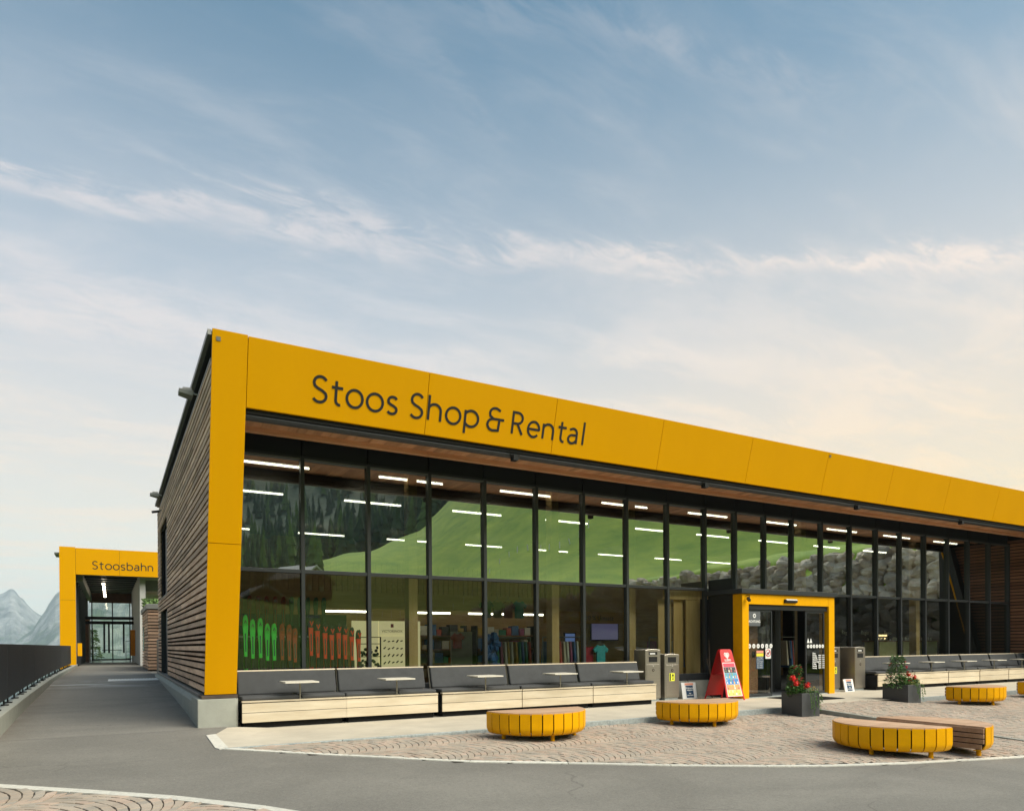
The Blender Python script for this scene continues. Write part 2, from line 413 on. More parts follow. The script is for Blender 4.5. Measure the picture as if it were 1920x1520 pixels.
    def build(s, name, mats, parent=None, bevel=0.0, smooth=False, **props):
        off = world_loc(parent) if parent else (0, 0, 0)
        o = bpy.data.objects.new(name, s.mesh(name, mats, off, smooth)); COL.objects.link(o)
        if parent: o.parent = parent
        if bevel:
            b = o.modifiers.new('bevel', 'BEVEL'); b.width = bevel; b.segments = 2; b.limit_method = 'ANGLE'; b.angle_limit = R(40)
        for k_, v_ in props.items(): o[k_] = v_
        return o
def world_loc(o):
    p = Vector((0, 0, 0))
    while o: p += o.location; o = o.parent
    return p
def link(name, me, parent=None, loc=(0, 0, 0), rz=0.0, **props):
    o = bpy.data.objects.new(name, me); COL.objects.link(o)
    if parent: o.parent = parent
    o.location = loc; o.rotation_euler = (0, 0, rz)
    for k_, v_ in props.items(): o[k_] = v_
    return o
def thing(name, label, cat, loc=(0, 0, 0), rz=0.0, group=None):
    o = bpy.data.objects.new(name, None); COL.objects.link(o); o.location = loc; o.rotation_euler = (0, 0, rz)
    o.empty_display_size = 0.2
    o['label'] = label; o['category'] = cat
    if group: o['group'] = group
    return o
def tag(o, label, cat, group=None):
    o['label'] = label; o['category'] = cat
    if group: o['group'] = group
    return o
KIDS = {}
def copy_tree(o, parent=None):
    c = o.copy(); COL.objects.link(c)
    if parent: c.parent = parent
    for ch in list(o.children): copy_tree(ch, c)
    return c
def text_mesh(txt, size, mat_, depth=0.002, align='CENTER', bold=0.0):
    """flat lettering as a thin mesh in its own x, y plane"""
    cu = bpy.data.curves.new('lettering', 'FONT'); cu.body = txt; cu.size = size; cu.extrude = depth / 2; cu.align_x = align; cu.align_y = 'CENTER'
    cu.offset = bold; cu.resolution_u = 3
    o = bpy.data.objects.new('tmp', cu); COL.objects.link(o)
    dg = bpy.context.evaluated_depsgraph_get(); me = bpy.data.meshes.new_from_object(o.evaluated_get(dg))
    bpy.data.objects.remove(o); me.materials.clear(); me.materials.append(M[mat_] if isinstance(mat_, str) else mat_)
    return me
def put_text(name, txt, size, mat_, parent, at, xdir, ydir, depth=0.002, bold=0.0, align='CENTER', **props):
    """stand lettering on a face: `at` world point, xdir/ydir world directions of the writing"""
    me = text_mesh(txt, size, mat_, depth, align, bold)
    x, y = Vector(xdir).normalized(), Vector(ydir).normalized(); z = x.cross(y)
    mt = Matrix((x, y, z)).transposed().to_4x4()
    off = Vector(at) - (world_loc(parent) if parent else Vector((0, 0, 0)))
    me.transform(Matrix.Translation(off) @ mt)
    o = bpy.data.objects.new(name, me); COL.objects.link(o)
    if parent: o.parent = parent
    for k_, v_ in props.items(): o[k_] = v_
    return o
def lerp_tab(x, xs, ys):
    if x <= xs[0]: return ys[0]
    for i in range(len(xs) - 1):
        if x <= xs[i + 1]: return ys[i] + (ys[i + 1] - ys[i]) * (x - xs[i]) / (xs[i + 1] - xs[i])
    return ys[-1]

# ------------------------------------------------------------------ levels of the ground
def gnd(x, y):
    prof = lerp_tab(y, [-40, 10.3, 12.28, 14.6, 17.1, 20.6, 23.4, 40, 60], [-1.861, 0, .056, .157, .24, .33, .41, .47, .47])
    return prof + lerp_tab(x, [1.2, 3, 7.2, 9, 30], [0, -.02, -.077, -.1, -.115])
def upper(x, y):
    a = lerp_tab(x, [12.85, 15.5, 17.2, 30], [-0.004, -0.004, -.1, -.115])
    e = gnd(x, 5.0) + 0.004
    if y <= 5.0: return gnd(x, y) + 0.004
    return a + (e - a) * min(1.0, max(0.0, (10.2 - y) / 5.2))
WEDGE_X = 12.85
EDGE = [(1.22, 10.14), (2.57, 9.02), (3.92, 8.0), (5.03, 7.42), (6.18, 6.79), (7.33, 6.25), (8.01, 5.975), (9.32, 5.6), (11.3, 5.13), (14.0, 4.6), (18, 4.1), (24, 3.7), (34, 3.4)]
def edge_y(x): return lerp_tab(x, [p[0] for p in EDGE], [p[1] for p in EDGE])
def paved(x, y): return upper(x, y) if x >= WEDGE_X else gnd(x, y) + 0.004
# ------------------------------------------------------------------ the setting
def smooth(t): t = min(1.0, max(0.0, t)); return t * t * (3 - 2 * t)
WALL_L = [(-60, 22), (-46, 29), (-34, 38), (-16, 41), (16, 41), (40, 40)]
def wall_x(y): return lerp_tab(y, [p[0] for p in WALL_L], [p[1] for p in WALL_L])
def wall_h(y): return lerp_tab(y, [-60, -46, -34, -20, 16, 40], [2.6, 3.6, 5.3, 6.6, 6.9, 6.9])
def hill(x, y):
    dx_, dy_ = x, 26.7 - y
    rho = math.hypot(dx_, dy_); ph = math.degrees(math.atan2(dx_, dy_))
    ec = lerp_tab(ph, [-120, -60, 0, 10, 13, 18.5, 22.5, 27, 35, 50, 70, 88, 100, 150], [0, 2, 4.6, 5.3, 6.4, 7.9, 10, 14, 20, 23, 23, 8, 0, 0])
    e2 = lerp_tab(ph, [-120, -60, 0, 30, 60, 85, 98], [0, 11, 19, 21, 22, 8, 0])
    e = ec * smooth((rho - 45) / lerp_tab(ph, [9, 22], [75.0, 215.0])) ** 0.8 if rho > 45 else 0.0
    if rho > 265: e = e + max(0, e2 - ec) * smooth((rho - 265) / 560.0)
    r = min(rho, 880.0)
    z = math.tan(R(e)) * r
    z += (math.sin(x * .071 + 1.3) * math.cos(y * .053) * 1.1 + math.sin(x * .023 - y * .031) * 2.0) * smooth((rho - 55) / 90) * smooth(ec / 6.0)
    return z, rho, ph, ec
def terrain(x, y):
    z, rho, ph, ec = hill(x, y)
    b = gnd(min(44, max(-1.6, x)), min(60, max(-30, y))) - 0.35
    drop = 0.85 * max(0.0, -1.7 - x if y > -12 else 0.0, y - 61) + (1.6 if x < -1.75 and y > 2 else 0.0)
    z += b
    if x > wall_x(y) + 3.0 and -60 < y < 60: z = max(z, wall_h(y) - 0.3 + min(3.0, 0.27 * (x - wall_x(y))) * smooth((60 - y) / 25.0))
    return z - min(drop, 190.0)
def build_terrain():
    v, f, mi = [], [], []
    rhos = [0.5, 2, 4, 8, 12, 18, 24, 30, 36, 42] + [45 + 3.2 * i for i in range(30)] + [140 * 1.085 ** i for i in range(1, 49)]
    A = 180
    for r_ in rhos:
        for k_ in range(A):
            a = 2 * math.pi * k_ / A; x, y = r_ * math.sin(a), 26.7 - r_ * math.cos(a)
            v.append((x, y, terrain(x, y)))
    for i in range(len(rhos) - 1):
        for k_ in range(A):
            k2 = (k_ + 1) % A
            f.append((i * A + k_, i * A + k2, (i + 1) * A + k2, (i + 1) * A + k_))
            ph = (2.0 * k_ + 180) % 360 - 180
            mi.append(1 if rhos[i] > 262 and (ph < 48) or rhos[i] > 60 and ph < -40 else 0)
    f.append(tuple(reversed(range(A)))); mi.append(0)
    mb = MB(); mb.v, mb.f, mb.mi = v, f, mi
    return mb.build('terrain', ['grass', 'forest'], smooth=True, kind='structure')
build_terrain()
def sheet(name, mats, x0, x1, y0, y1, zf, step, parent=None, keep=None, **props):
    nx, ny = max(1, round((x1 - x0) / step)), max(1, round((y1 - y0) / step))
    mb = MB()
    for j in range(ny + 1):
        for i in range(nx + 1):
            x, y = x0 + (x1 - x0) * i / nx, y0 + (y1 - y0) * j / ny
            mb.v.append((x, y, zf(x, y)))
    for j in range(ny):
        for i in range(nx):
            q = (j * (nx + 1) + i, j * (nx + 1) + i + 1, (j + 1) * (nx + 1) + i + 1, (j + 1) * (nx + 1) + i)
            if keep and not keep(sum(mb.v[k_][0] for k_ in q) / 4, sum(mb.v[k_][1] for k_ in q) / 4): continue
            mb.f.append(q); mb.mi.append(0)
    return mb
a = sheet('road', 'asphalt', -1.66, 1.22, -30, 60, gnd, 0.72)
b = sheet('road', 'asphalt', 1.22, 46, -30, 10.14, gnd, 0.9)
n0 = len(a.v); a.v += b.v; a.f += [tuple(n0 + i for i in q) for q in b.f]; a.mi += b.mi
b = sheet('road', 'asphalt', 1.22, 6.4, 25.2, 60, gnd, 0.9)
n0 = len(a.v); a.v += b.v; a.f += [tuple(n0 + i for i in q) for q in b.f]; a.mi += b.mi
tri = [(1.22, 11.40), (1.35, 11.46), (1.66, 12.2), (1.66, 12.36), (1.22, 12.36)]
n0 = len(a.v); a.v += [(x, y, gnd(x, y)) for x, y in tri]; a.f.append(tuple(range(n0, n0 + 5))); a.mi.append(0)
a.build('road', 'asphalt', kind='structure')

# concrete apron in front of the shop, with its steel edge and the granite tip
mb = MB()
APR = [(1.36, 10.14), (28.5, 10.14), (28.5, 13.34), (1.80, 13.34), (1.80, 12.28), (1.62, 12.2), (1.36, 11.5)]
FAN = [(1.36, 10.14, .004), (2.3, 10.14, 0), (2.3, 12.28, 0), (1.80, 12.28, .045), (1.62, 12.2, .054), (1.36, 11.5, .038)]
for i in range(6): mb.v += [(1.75, 11.1, .012), FAN[i], FAN[(i + 1) % 6]]; mb.f.append((len(mb.v) - 3, len(mb.v) - 2, len(mb.v) - 1)); mb.mi.append(0)
mb.quad((2.3, 10.14, 0), (28.5, 10.14, 0), (28.5, 12.28, 0), (2.3, 12.28, 0))
mb.quad((1.80, 12.28, 0), (28.5, 12.28, 0), (28.5, 13.45, 0), (1.80, 13.45, 0))
mb.build('pavement', 'apron', kind='structure')
kerb = MB().prism([(1.20, 10.2), (1.24, 10.1), (1.36, 10.1), (1.36, 11.5), (1.22, 11.42)], -.2, lambda x, y: gnd(x, y) + .012).build('kerb', 'granite', kind='structure')
xs = [1.30, 2.9, 4.9, 6.9, 8.9, 10.9, 12.84]
for i in range(len(xs) - 1):
    MB().box(xs[i] + .003, xs[i + 1] - .003, 10.085, 10.138, -.3, 0.006).build('kerb_plate', 'galv', kerb, bevel=.006)
xs = [16.95, 19, 21.5, 24, 26.5, 28.9]
for i in range(len(xs) - 1):
    MB().box(xs[i] + .003, xs[i + 1] - .003, 10.085, 10.138, -.3, 0.006).build('kerb_plate', 'galv', kerb, bevel=.006)
# granite strip between the paving and the road
def strip(pts, w, name, parent, side=1, seg=0.9):
    acc = []
    for i in range(len(pts) - 1):
        (x0, y0), (x1, y1) = pts[i], pts[i + 1]; L_ = math.hypot(x1 - x0, y1 - y0); n = max(1, round(L_ / seg))
        for k_ in range(n): acc.append((x0 + (x1 - x0) * k_ / n, y0 + (y1 - y0) * k_ / n))
    acc.append(pts[-1])
    nr = []
    for i in range(len(acc)):
        a_, b_ = acc[max(0, i - 1)], acc[min(len(acc) - 1, i + 1)]
        d = Vector((b_[0] - a_[0], b_[1] - a_[1])).normalized(); nr.append((-d.y * side, d.x * side))
    for i in range(len(acc) - 1):
        p, q = acc[i], acc[i + 1]; t0, t1 = .004, .996
        def at(u, s): return (p[0] + (q[0] - p[0]) * u + (nr[i][0] * (1 - u) + nr[i + 1][0] * u) * s, p[1] + (q[1] - p[1]) * u + (nr[i][1] * (1 - u) + nr[i + 1][1] * u) * s)
        c = [at(t0, 0), at(t1, 0), at(t1, w), at(t0, w)]
        h = random.uniform(.010, .014)
        MB().prism(c if side > 0 else c[::-1], lambda x, y: gnd(x, y) - .06, lambda x, y: gnd(x, y) + h).build(name, 'granite', parent)
strip(EDGE, 0.10, 'kerb_stone', kerb)
LEFT = [(-1.40, 9.25), (-1.02, 8.96), (-0.29, 8.35), (0.55, 7.61), (1.245, 6.84), (1.9, 5.95), (2.6, 4.8), (3.2, 3.2)]
strip(LEFT, 0.13, 'kerb_stone', kerb, side=-1)

# ---- cobbles laid in segmental arcs
def cobbles(name, inside, zf, ax_deg, bounds, near, mats, w=1.05, s=0.104, n=11, jt=0.0062, keep=300):
    """arcs of small stones: `ax_deg` the way the arcs march, clockwise from +Y; the `keep` stones nearest the camera
    are pieces of their own, the others one mesh"""
    ax = Vector((math.sin(R(ax_deg)), math.cos(R(ax_deg)))); bx = Vector((-ax.y, ax.x))
    r_ = w * 0.62; half = math.asin(0.5 * w / r_)
    cs = [Vector((x, y)) for x in (bounds[0], bounds[1]) for y in (bounds[2], bounds[3])]
    a0, a1 = min(c.dot(ax) for c in cs), max(c.dot(ax) for c in cs)
    b0, b1 = min(c.dot(bx) for c in cs), max(c.dot(bx) for c in cs)
    stones = []
    for ci in range(int(math.floor(b0 / w)) - 1, int(math.ceil(b1 / w)) + 1):
        cb = (ci + .5) * w
        for j in range(int(a0 / s) - 8, int(a1 / s) + 8):
            sh = random.uniform(-.12, .12)
            for k_ in range(n):
                t0 = -half + 2 * half * (k_ + sh * (k_ > 0)) / n; t1 = -half + 2 * half * (k_ + 1 + sh * (k_ < n - 1)) / n
                g0, g1 = 0.0035, jt
                q = []
                for th, aa in ((t0, 0), (t1, 0), (t1, 1), (t0, 1)):
                    ja = j * s + (g1 if aa == 0 else s - g1 * .3) + random.uniform(-.003, .003)
                    tt = th + (g0 / r_ if th == t0 else -g0 / r_)
                    p = ax * (ja + r_ * (math.cos(tt) - math.cos(half))) + bx * (cb + r_ * math.sin(tt))
                    q.append(p)
                c = sum(q, Vector((0, 0))) / 4
                if not (bounds[0] < c.x < bounds[1] and bounds[2] < c.y < bounds[3]) or not inside(c.x, c.y): continue
                stones.append((c.x * c.x + c.y * c.y, q))
    stones.sort(key=lambda t_: t_[0])
    base = sheet(name, 'joint_sand', bounds[0], bounds[1], bounds[2], bounds[3], lambda x, y: zf(x, y) + .002, 0.30, keep=inside)
    root = base.build(name, 'joint_sand', kind='structure')
    def add(mb, q, mi):
        if (q[1] - q[0]).cross(q[2] - q[1]) < 0: q = q[::-1]
        h = random.uniform(.0065, .014); i0 = len(mb.v)
        c = sum(q, Vector((0, 0))) / 4
        for p in q: mb.v.append((p.x, p.y, zf(p.x, p.y) - .01))
        for p in q:
            p2 = c + (p - c) * .94; mb.v.append((p2.x, p2.y, zf(p.x, p.y) + h))
        for fq in ((4, 5, 6, 7), (0, 1, 5, 4), (1, 2, 6, 5), (2, 3, 7, 6), (3, 0, 4, 7)): mb.f.append(tuple(i0 + i for i in fq)); mb.mi.append(mi)
    shown = 0
    rest = MB()
    for d, q in stones:
        c = sum(q, Vector((0, 0))) / 4
        mi = random.choices((0, 1, 2), (5, 2, 3))[0]
        if shown < keep and near(c.x, c.y):
            mb = MB(); add(mb, q, 0); mb.build('paving_stone', mats[mi], root); shown += 1
        else: add(rest, q, mi)
    rest.build('paving_stones', mats, root, kind='stuff')
    return root
stones = ['stone_a', 'stone_b', 'stone_c']
def in_frame(x, y, z=-.1):
    p = Vector((x, y, z - 1.37)); d = p.dot(fwd)
    if d < .3: return False
    u = 960 + 1320.4 * p.dot(right) / d; v_ = 1212.3 + 1320.4 * p.dot(down) / d
    return 0 < u < 1920 and v_ < 1520
def left_y(x): return lerp_tab(x, [p[0] for p in LEFT], [p[1] for p in LEFT])
def in_left(x, y):
    return y < left_y(x) - 0.15 * math.sqrt(1 + (0.95) ** 2) and y > 3.4
cobbles('foreground_paving', in_left, lambda x, y: gnd(x, y) + .002, 66, (-1.41, 3.0, 4.2, 10.2), in_frame, stones, w=1.25, jt=0.0085)
cobbles('lower_paving', lambda x, y: edge_y(x) + 0.115 * (1.25 if x < 9 else 1.05) < y < 10.085 and x < WEDGE_X - .02, lambda x, y: gnd(x, y) + .004, 80, (1.3, WEDGE_X, 4.8, 10.1), in_frame, stones)
cobbles('upper_paving', lambda x, y: edge_y(x) + 0.11 < y < (10.27 if x < 17 else 10.085) and x > WEDGE_X + .1, lambda x, y: upper(x, y), 80, (WEDGE_X, 28.9, 3.6, 10.27), in_frame, stones)
# the concrete kerb of the raised paving, sinking into the lower paving
yy = [10.06, 9.0, 8.0, 7.0, 6.0, 5.25]
for i in range(5):
    y0, y1 = yy[i], yy[i + 1]
    MB().hexa([(WEDGE_X, y1, gnd(WEDGE_X, y1) - .05), (WEDGE_X + .09, y1, gnd(WEDGE_X, y1) - .05), (WEDGE_X + .09, y0, gnd(WEDGE_X, y0) - .05), (WEDGE_X, y0, gnd(WEDGE_X, y0) - .05),
               (WEDGE_X, y1 + .003, upper(WEDGE_X, y1) + .012), (WEDGE_X + .09, y1 + .003, upper(WEDGE_X, y1) + .012), (WEDGE_X + .09, y0 - .003, upper(WEDGE_X, y0) + .012), (WEDGE_X, y0 - .003, upper(WEDGE_X, y0) + .012)]).build('kerb_stone', 'concrete', kerb)
# ------------------------------------------------------------------ the shop
KF = 0.2571
def fy(z): return 12.35 - KF * (z - 0.58)              # the yellow frame leans forward as it rises
shop = thing('shop_building', 'long shop with leaning yellow front frame, tall glass front and slatted side wall', 'building', (1.3, 13.35, 0))
ZT, ZB = 5.95, 4.967
def lean_panel(x0, x1, z0, z1, name, t=.05, g=.004, **kw):
    mb = MB(); x0 += g; x1 -= g; z0 += g; z1 -= g
    mb.hexa([(x0, fy(z0), z0), (x1, fy(z0), z0), (x1, fy(z0) + t, z0), (x0, fy(z0) + t, z0), (x0, fy(z1), z1), (x1, fy(z1), z1), (x1, fy(z1) + t, z1), (x0, fy(z1) + t, z1)])
    return mb.build(name, 'yellow', shop, bevel=.003, **kw)
lean_panel(1.293, 1.789, .58, 2.963, 'column_panel')
lean_panel(1.293, 1.789, 2.963, ZT + .012, 'column_panel')
SEAM = [1.789, 4.682, 7.25, 9.85, 12.45, 15.063, 17.67, 20.305, 22.916, 25.53, 28.14, 28.64]
for i in range(len(SEAM) - 1): lean_panel(SEAM[i], SEAM[i + 1], ZB, ZT, 'fascia_panel')
lean_panel(28.14, 28.64, .3, ZB - .01, 'column_panel')
# the dark core that the panels hang on, set back behind the joints
mb = MB()
mb.hexa([(1.43, fy(.6) + .052, .6), (1.782, fy(.6) + .052, .6), (1.782, fy(.6) + .40, .6), (1.43, fy(.6) + .40, .6), (1.43, fy(5.9) + .052, 5.9), (1.782, fy(5.9) + .052, 5.9), (1.782, fy(5.9) + 1.8, 5.9), (1.43, fy(5.9) + 1.8, 5.9)])
mb.hexa([(1.302, fy(.6) + .0505, .6), (1.43, fy(.6) + .0505, .6), (1.43, fy(.6) + .06, .6), (1.302, fy(.6) + .06, .6), (1.302, fy(5.9) + .0505, 5.9), (1.43, fy(5.9) + .0505, 5.9), (1.43, fy(5.9) + .06, 5.9), (1.302, fy(5.9) + .06, 5.9)])
mb.hexa([(1.783, fy(4.99) + .052, 4.99), (28.6, fy(4.99) + .052, 4.99), (28.6, fy(4.99) + .16, 4.99), (1.783, fy(4.99) + .16, 4.99), (1.783, fy(5.93) + .052, 5.93), (28.6, fy(5.93) + .052, 5.93), (28.6, fy(5.93) + .16, 5.93), (1.783, fy(5.93) + .16, 5.93)])
mb.hexa([(28.16, fy(.3) + .052, .2), (28.62, fy(.3) + .052, .2), (28.62, fy(.3) + .3, .2), (28.16, fy(.3) + .3, .2), (28.16, fy(4.9) + .052, 4.98), (28.62, fy(4.9) + .052, 4.98), (28.62, fy(4.9) + .3, 4.98), (28.16, fy(4.9) + .3, 4.98)])
mb.build('frame_core', 'black', shop)
# yellow reveal of the column towards the glass
MB().hexa([(1.784, fy(.6) + .05, .6), (1.788, fy(.6) + .05, .6), (1.788, fy(.6) + .42, .6), (1.784, fy(.6) + .42, .6), (1.784, fy(4.9) + .05, 4.96), (1.788, fy(4.9) + .05, 4.96), (1.788, fy(4.9) + 1.9, 4.96), (1.784, fy(4.9) + 1.9, 4.96)]).build('column_reveal', 'black', shop)
for x, z in ((1.38, 5.83), (15.12, 5.86)):
    MB().xprism([(fy(z - .028) - .010, z - .028), (fy(z + .028) - .010, z + .028), (fy(z + .028) + .004, z + .028), (fy(z - .028) + .004, z - .028)], x - .03, x + .03).build('fixing_plate', 'grey_metal', shop)
# awning tube and its clips under the fascia
mb = MB(); mb.xprism([(11.30, 4.875), (11.32, 4.845), (11.42, 4.83), (11.47, 4.855), (11.47, 4.90), (11.31, 4.90)], 1.80, 28.1); mb.build('awning_box', 'anthracite', shop)
MB().box(1.8, 28.1, 11.28, 11.50, 4.905, 4.962).build('awning_rail', 'matte_black', shop)
for x in (6.5, 11.3, 16.6, 21.4):
    MB().box(x - .05, x + .05, 11.24, 11.36, 4.76, 4.86).box(x - .1, x + .1, 11.27, 11.30, 4.855, 4.88).build('awning_clip', 'matte_black', shop)
# larch soffit, plank by plank, and the beam at its back
x = 1.80
while x < 28.0:
    w_ = random.choice((.135, .14, .145, .15)); zz = 5.085 + random.uniform(-.003, .003)
    MB().box(x, x + w_ - .006, 11.40, 12.55, zz, zz + .02).build('soffit_plank', 'soffit', shop); x += w_
x = 1.80
for x1 in (5.3, 9.9, 14.6, 19.2, 23.8, 28.0):
    MB().box(x, x1 - .004, 12.55, 12.67, 5.005, 5.30).build('soffit_beam', 'beam', shop, bevel=.004); x = x1
MB().box(1.8, 28.4, 11.2, 13.5, 5.32, 5.5).build('soffit_cover', 'matte_black', shop)
# roof and the metal roof edge along the side wall
MB().box(1.42, 28.6, 11.3, 25.0, 5.62, 5.80).build('roof', 'matte_black', shop)
mb = MB(); mb.bar((1.262, 11.0, 5.91), (1.262, 25.2, 5.88), .054, .075); mb.build('roof_edge', 'grey_metal', shop)
MB().bar((1.365, 11.03, 5.89), (1.365, 25.2, 5.86), .15, .09).build('roof_edge_core', 'black', shop)
MB().bar((1.318, 11.2, 5.60), (1.318, 25.2, 5.58), .05, .03).build('slat_cap', 'grey_metal', shop)

# glass front: mullions, transoms, panes
MULL = [3.117, 4.39, 5.679, 6.951, 8.248, 9.524, 10.801, 12.09, 13.369, 14.474, 15.604, 16.725, 17.995, 19.322, 20.608, 21.841, 23.189, 24.523, 25.788, 27.135]
GX0, GX1 = 1.80, 28.44
front = MB().box(GX0, GX1, 13.36, 13.46, 2.722, 2.790).build('glass_front', 'anthracite', shop, bevel=.004)
MB().box(GX0, GX1, 13.358, 13.462, 4.835, 4.905).build('head_rail', 'anthracite', front)
MB().box(GX0 + .02, GX1 - .02, 13.350, 13.3575, 4.842, 4.858).build('head_highlight', 'grey_metal', front)  # pale strip added to paint a highlight along the head rail
for x0, x1 in ((GX0, 13.43), (16.92, GX1)):
    MB().box(x0, x1, 13.33, 13.47, .43, .60).build('sill', 'anthracite', front, bevel=.006)
    MB().box(x0, x1, 13.30, 13.47, -.2, .425).build('base_wall', 'concrete', front)
me = MB().box(-.034, .034, 13.345, 13.465, .605, 4.90).mesh('mullion', 'anthracite', (0, 13.35, 0))
me2 = MB().box(-.034, .034, 13.345, 13.465, 2.715, 4.90).mesh('mullion', 'anthracite', (0, 13.35, 0))
for x in MULL: link('mullion', me2 if 13.5 < x < 16.9 else me, front, (x - 1.3, 0, 0))
MB().box(GX1 - .02, GX1 + .05, 13.345, 13.465, .605, 4.9).build('mullion', 'anthracite', front)
edges = [GX0] + MULL + [GX1]
for i in range(len(edges) - 1):
    a_, b_ = edges[i] + (.036 if i else .0), edges[i + 1] - .036
    for z0, z1 in ((.605, 2.720), (2.792, 4.833)):
        if z0 < 1 and 13.3 < edges[i] < 16.7: continue
        t0, t1, t2, t3 = [random.uniform(-.003, .003) for _ in range(4)]
        y = 13.425
        MB().quad((a_, y + t0, z0), (b_, y + t1, z0), (b_, y + t1 + t3, z1), (a_, y + t0 + t3, z1)).build('pane', 'glass' if z0 > 2 else 'glass_low', front)
    MB().box(edges[i] + .012, edges[i + 1] - .012, 13.40, 13.44, 4.91, 5.6).build('spandrel_panel', 'black', front)
MB().box(GX0, GX1, 13.46, 13.5, 4.9, 5.6).build('spandrel_core', 'matte_black', front)

# concrete plinth under the side wall and its brown steel cap
def plinth():
    mb = MB()
    mb.prism([(1.19, 12.32), (1.77, 12.32), (1.81, 12.36), (1.81, 13.3), (1.19, 13.3)], -.2, .515)
    pts = [(1.19, -.1), (1.62, -.1), (1.62, .54), (1.30, .54), (1.22, .47), (1.19, .43)]
    n = len(mb.v); k_ = len(pts); mb.v += [(x, 13.3, z) for x, z in pts] + [(x, 25.3, z) for x, z in pts]
    mb.f += [tuple(n + i for i in reversed(range(k_))), tuple(n + k_ + i for i in range(k_))]; mb.mi += [0, 0]
    for i in range(k_):
        j = (i + 1) % k_; mb.f.append((n + i, n + j, n + k_ + j, n + k_ + i)); mb.mi.append(0)
    mb.build('plinth', 'concrete', shop, bevel=.012)
plinth()
MB().box(1.25, 1.80, 12.325, 12.8, .518, .574).build('plinth_cap', 'rust_cap', shop, bevel=.004)
MB().box(1.25, 1.45, 12.8, 25.25, .518, .574).build('plinth_cap', 'grey_metal', shop, bevel=.004)

# slatted side wall
wall = MB().box(1.37, 1.42, 12.6, 20.97, .58, 5.62).box(1.37, 1.42, 23.75, 25.2, .58, 5.62).box(1.37, 1.42, 20.97, 23.75, 2.42, 2.78).box(1.37, 1.42, 20.97, 23.75, 4.85, 5.62).hexa(
    [(1.37, 12.45, .58), (1.42, 12.45, .58), (1.42, 12.6, .58), (1.37, 12.6, .58), (1.37, 11.2, 5.62), (1.42, 11.2, 5.62), (1.42, 12.6, 5.62), (1.37, 12.6, 5.62)]).build('slat_wall', 'matte_black', shop)
mb = MB(); y = 11.5
while y < 25.2:
    z_lo = max(.6, .58 + (12.40 - y) / KF) if y < 12.4 else .6
    for z0, z1 in (((z_lo, 5.58),) if not 20.9 < y < 23.8 else ((2.43, 2.77), (4.87, 5.58))):
        mb.box(1.338, 1.369, y, y + .05, z0, z1)
    y += .34
mb.build('battens', 'batten', wall, kind='stuff')
z = .625
rows = []
while z < 5.55:
    h = random.choice((.082, .082, .080, .044, .084, .044)); rows.append((z, min(h, 5.57 - z))); z += h + .042
rnd = random.Random(3)
for z0, h in rows:
    if h < .02: continue
    y0 = fy(z0) + .062
    if 2.40 < z0 + h / 2 < 2.80 or z0 + h / 2 > 4.86: spans = [(y0, 25.22)]
    else: spans = [(y0, 20.95), (23.78, 25.22)]
    for a_, b_ in spans:
        y = a_
        while y < b_ - .05:
            e_ = min(b_, y + rnd.choice((2.6, 3.6, 4.6)))
            if b_ - e_ < .6: e_ = b_
            dx_ = rnd.uniform(-.003, .003)
            MB().box(1.300 + dx_, 1.334 + dx_, y + .001, e_ - .003, z0, z0 + h).build('slat', 'slat', wall); y = e_
    if not spans[1:]: continue
# the dark openings: a door below, a window above
MB().box(1.46, 1.50, 20.99, 23.73, .58, 2.40).build('side_door', 'black', wall)
MB().box(1.305, 1.45, 20.96, 21.0, .6, 2.42).box(1.305, 1.45, 23.73, 23.77, .6, 2.42).build('door_lining', 'anthracite', wall)
MB().box(1.47, 1.48, 20.99, 23.73, 2.82, 4.83).build('side_window', 'black', wall)
MB().box(1.305, 1.46, 20.96, 21.0, 2.80, 4.85).box(1.29, 1.46, 20.96, 23.77, 2.775, 2.80).build('window_lining', 'grey_metal', wall)
# dark back walls so that no light leaks in
MB().box(1.43, 1.60, 12.75, 25.2, .0, 5.6).box(1.43, 28.6, 25.0, 25.2, 0, 5.6).box(28.62, 28.8, 10.9, 25.2, -.2, 5.6).build('inner_wall', 'black', shop)

# slatted end wall of the recess on the right
endw = MB().box(28.54, 28.6, 11.2, 13.5, -.2, 5.3).build('recess_wall', 'matte_black', shop)
z = -.02
while z < 5.0:
    MB().box(28.49, 28.535, fy(max(.3, z)) + .06, 13.50, z, z + .085).build('slat', 'slat_dark', endw); z += .118

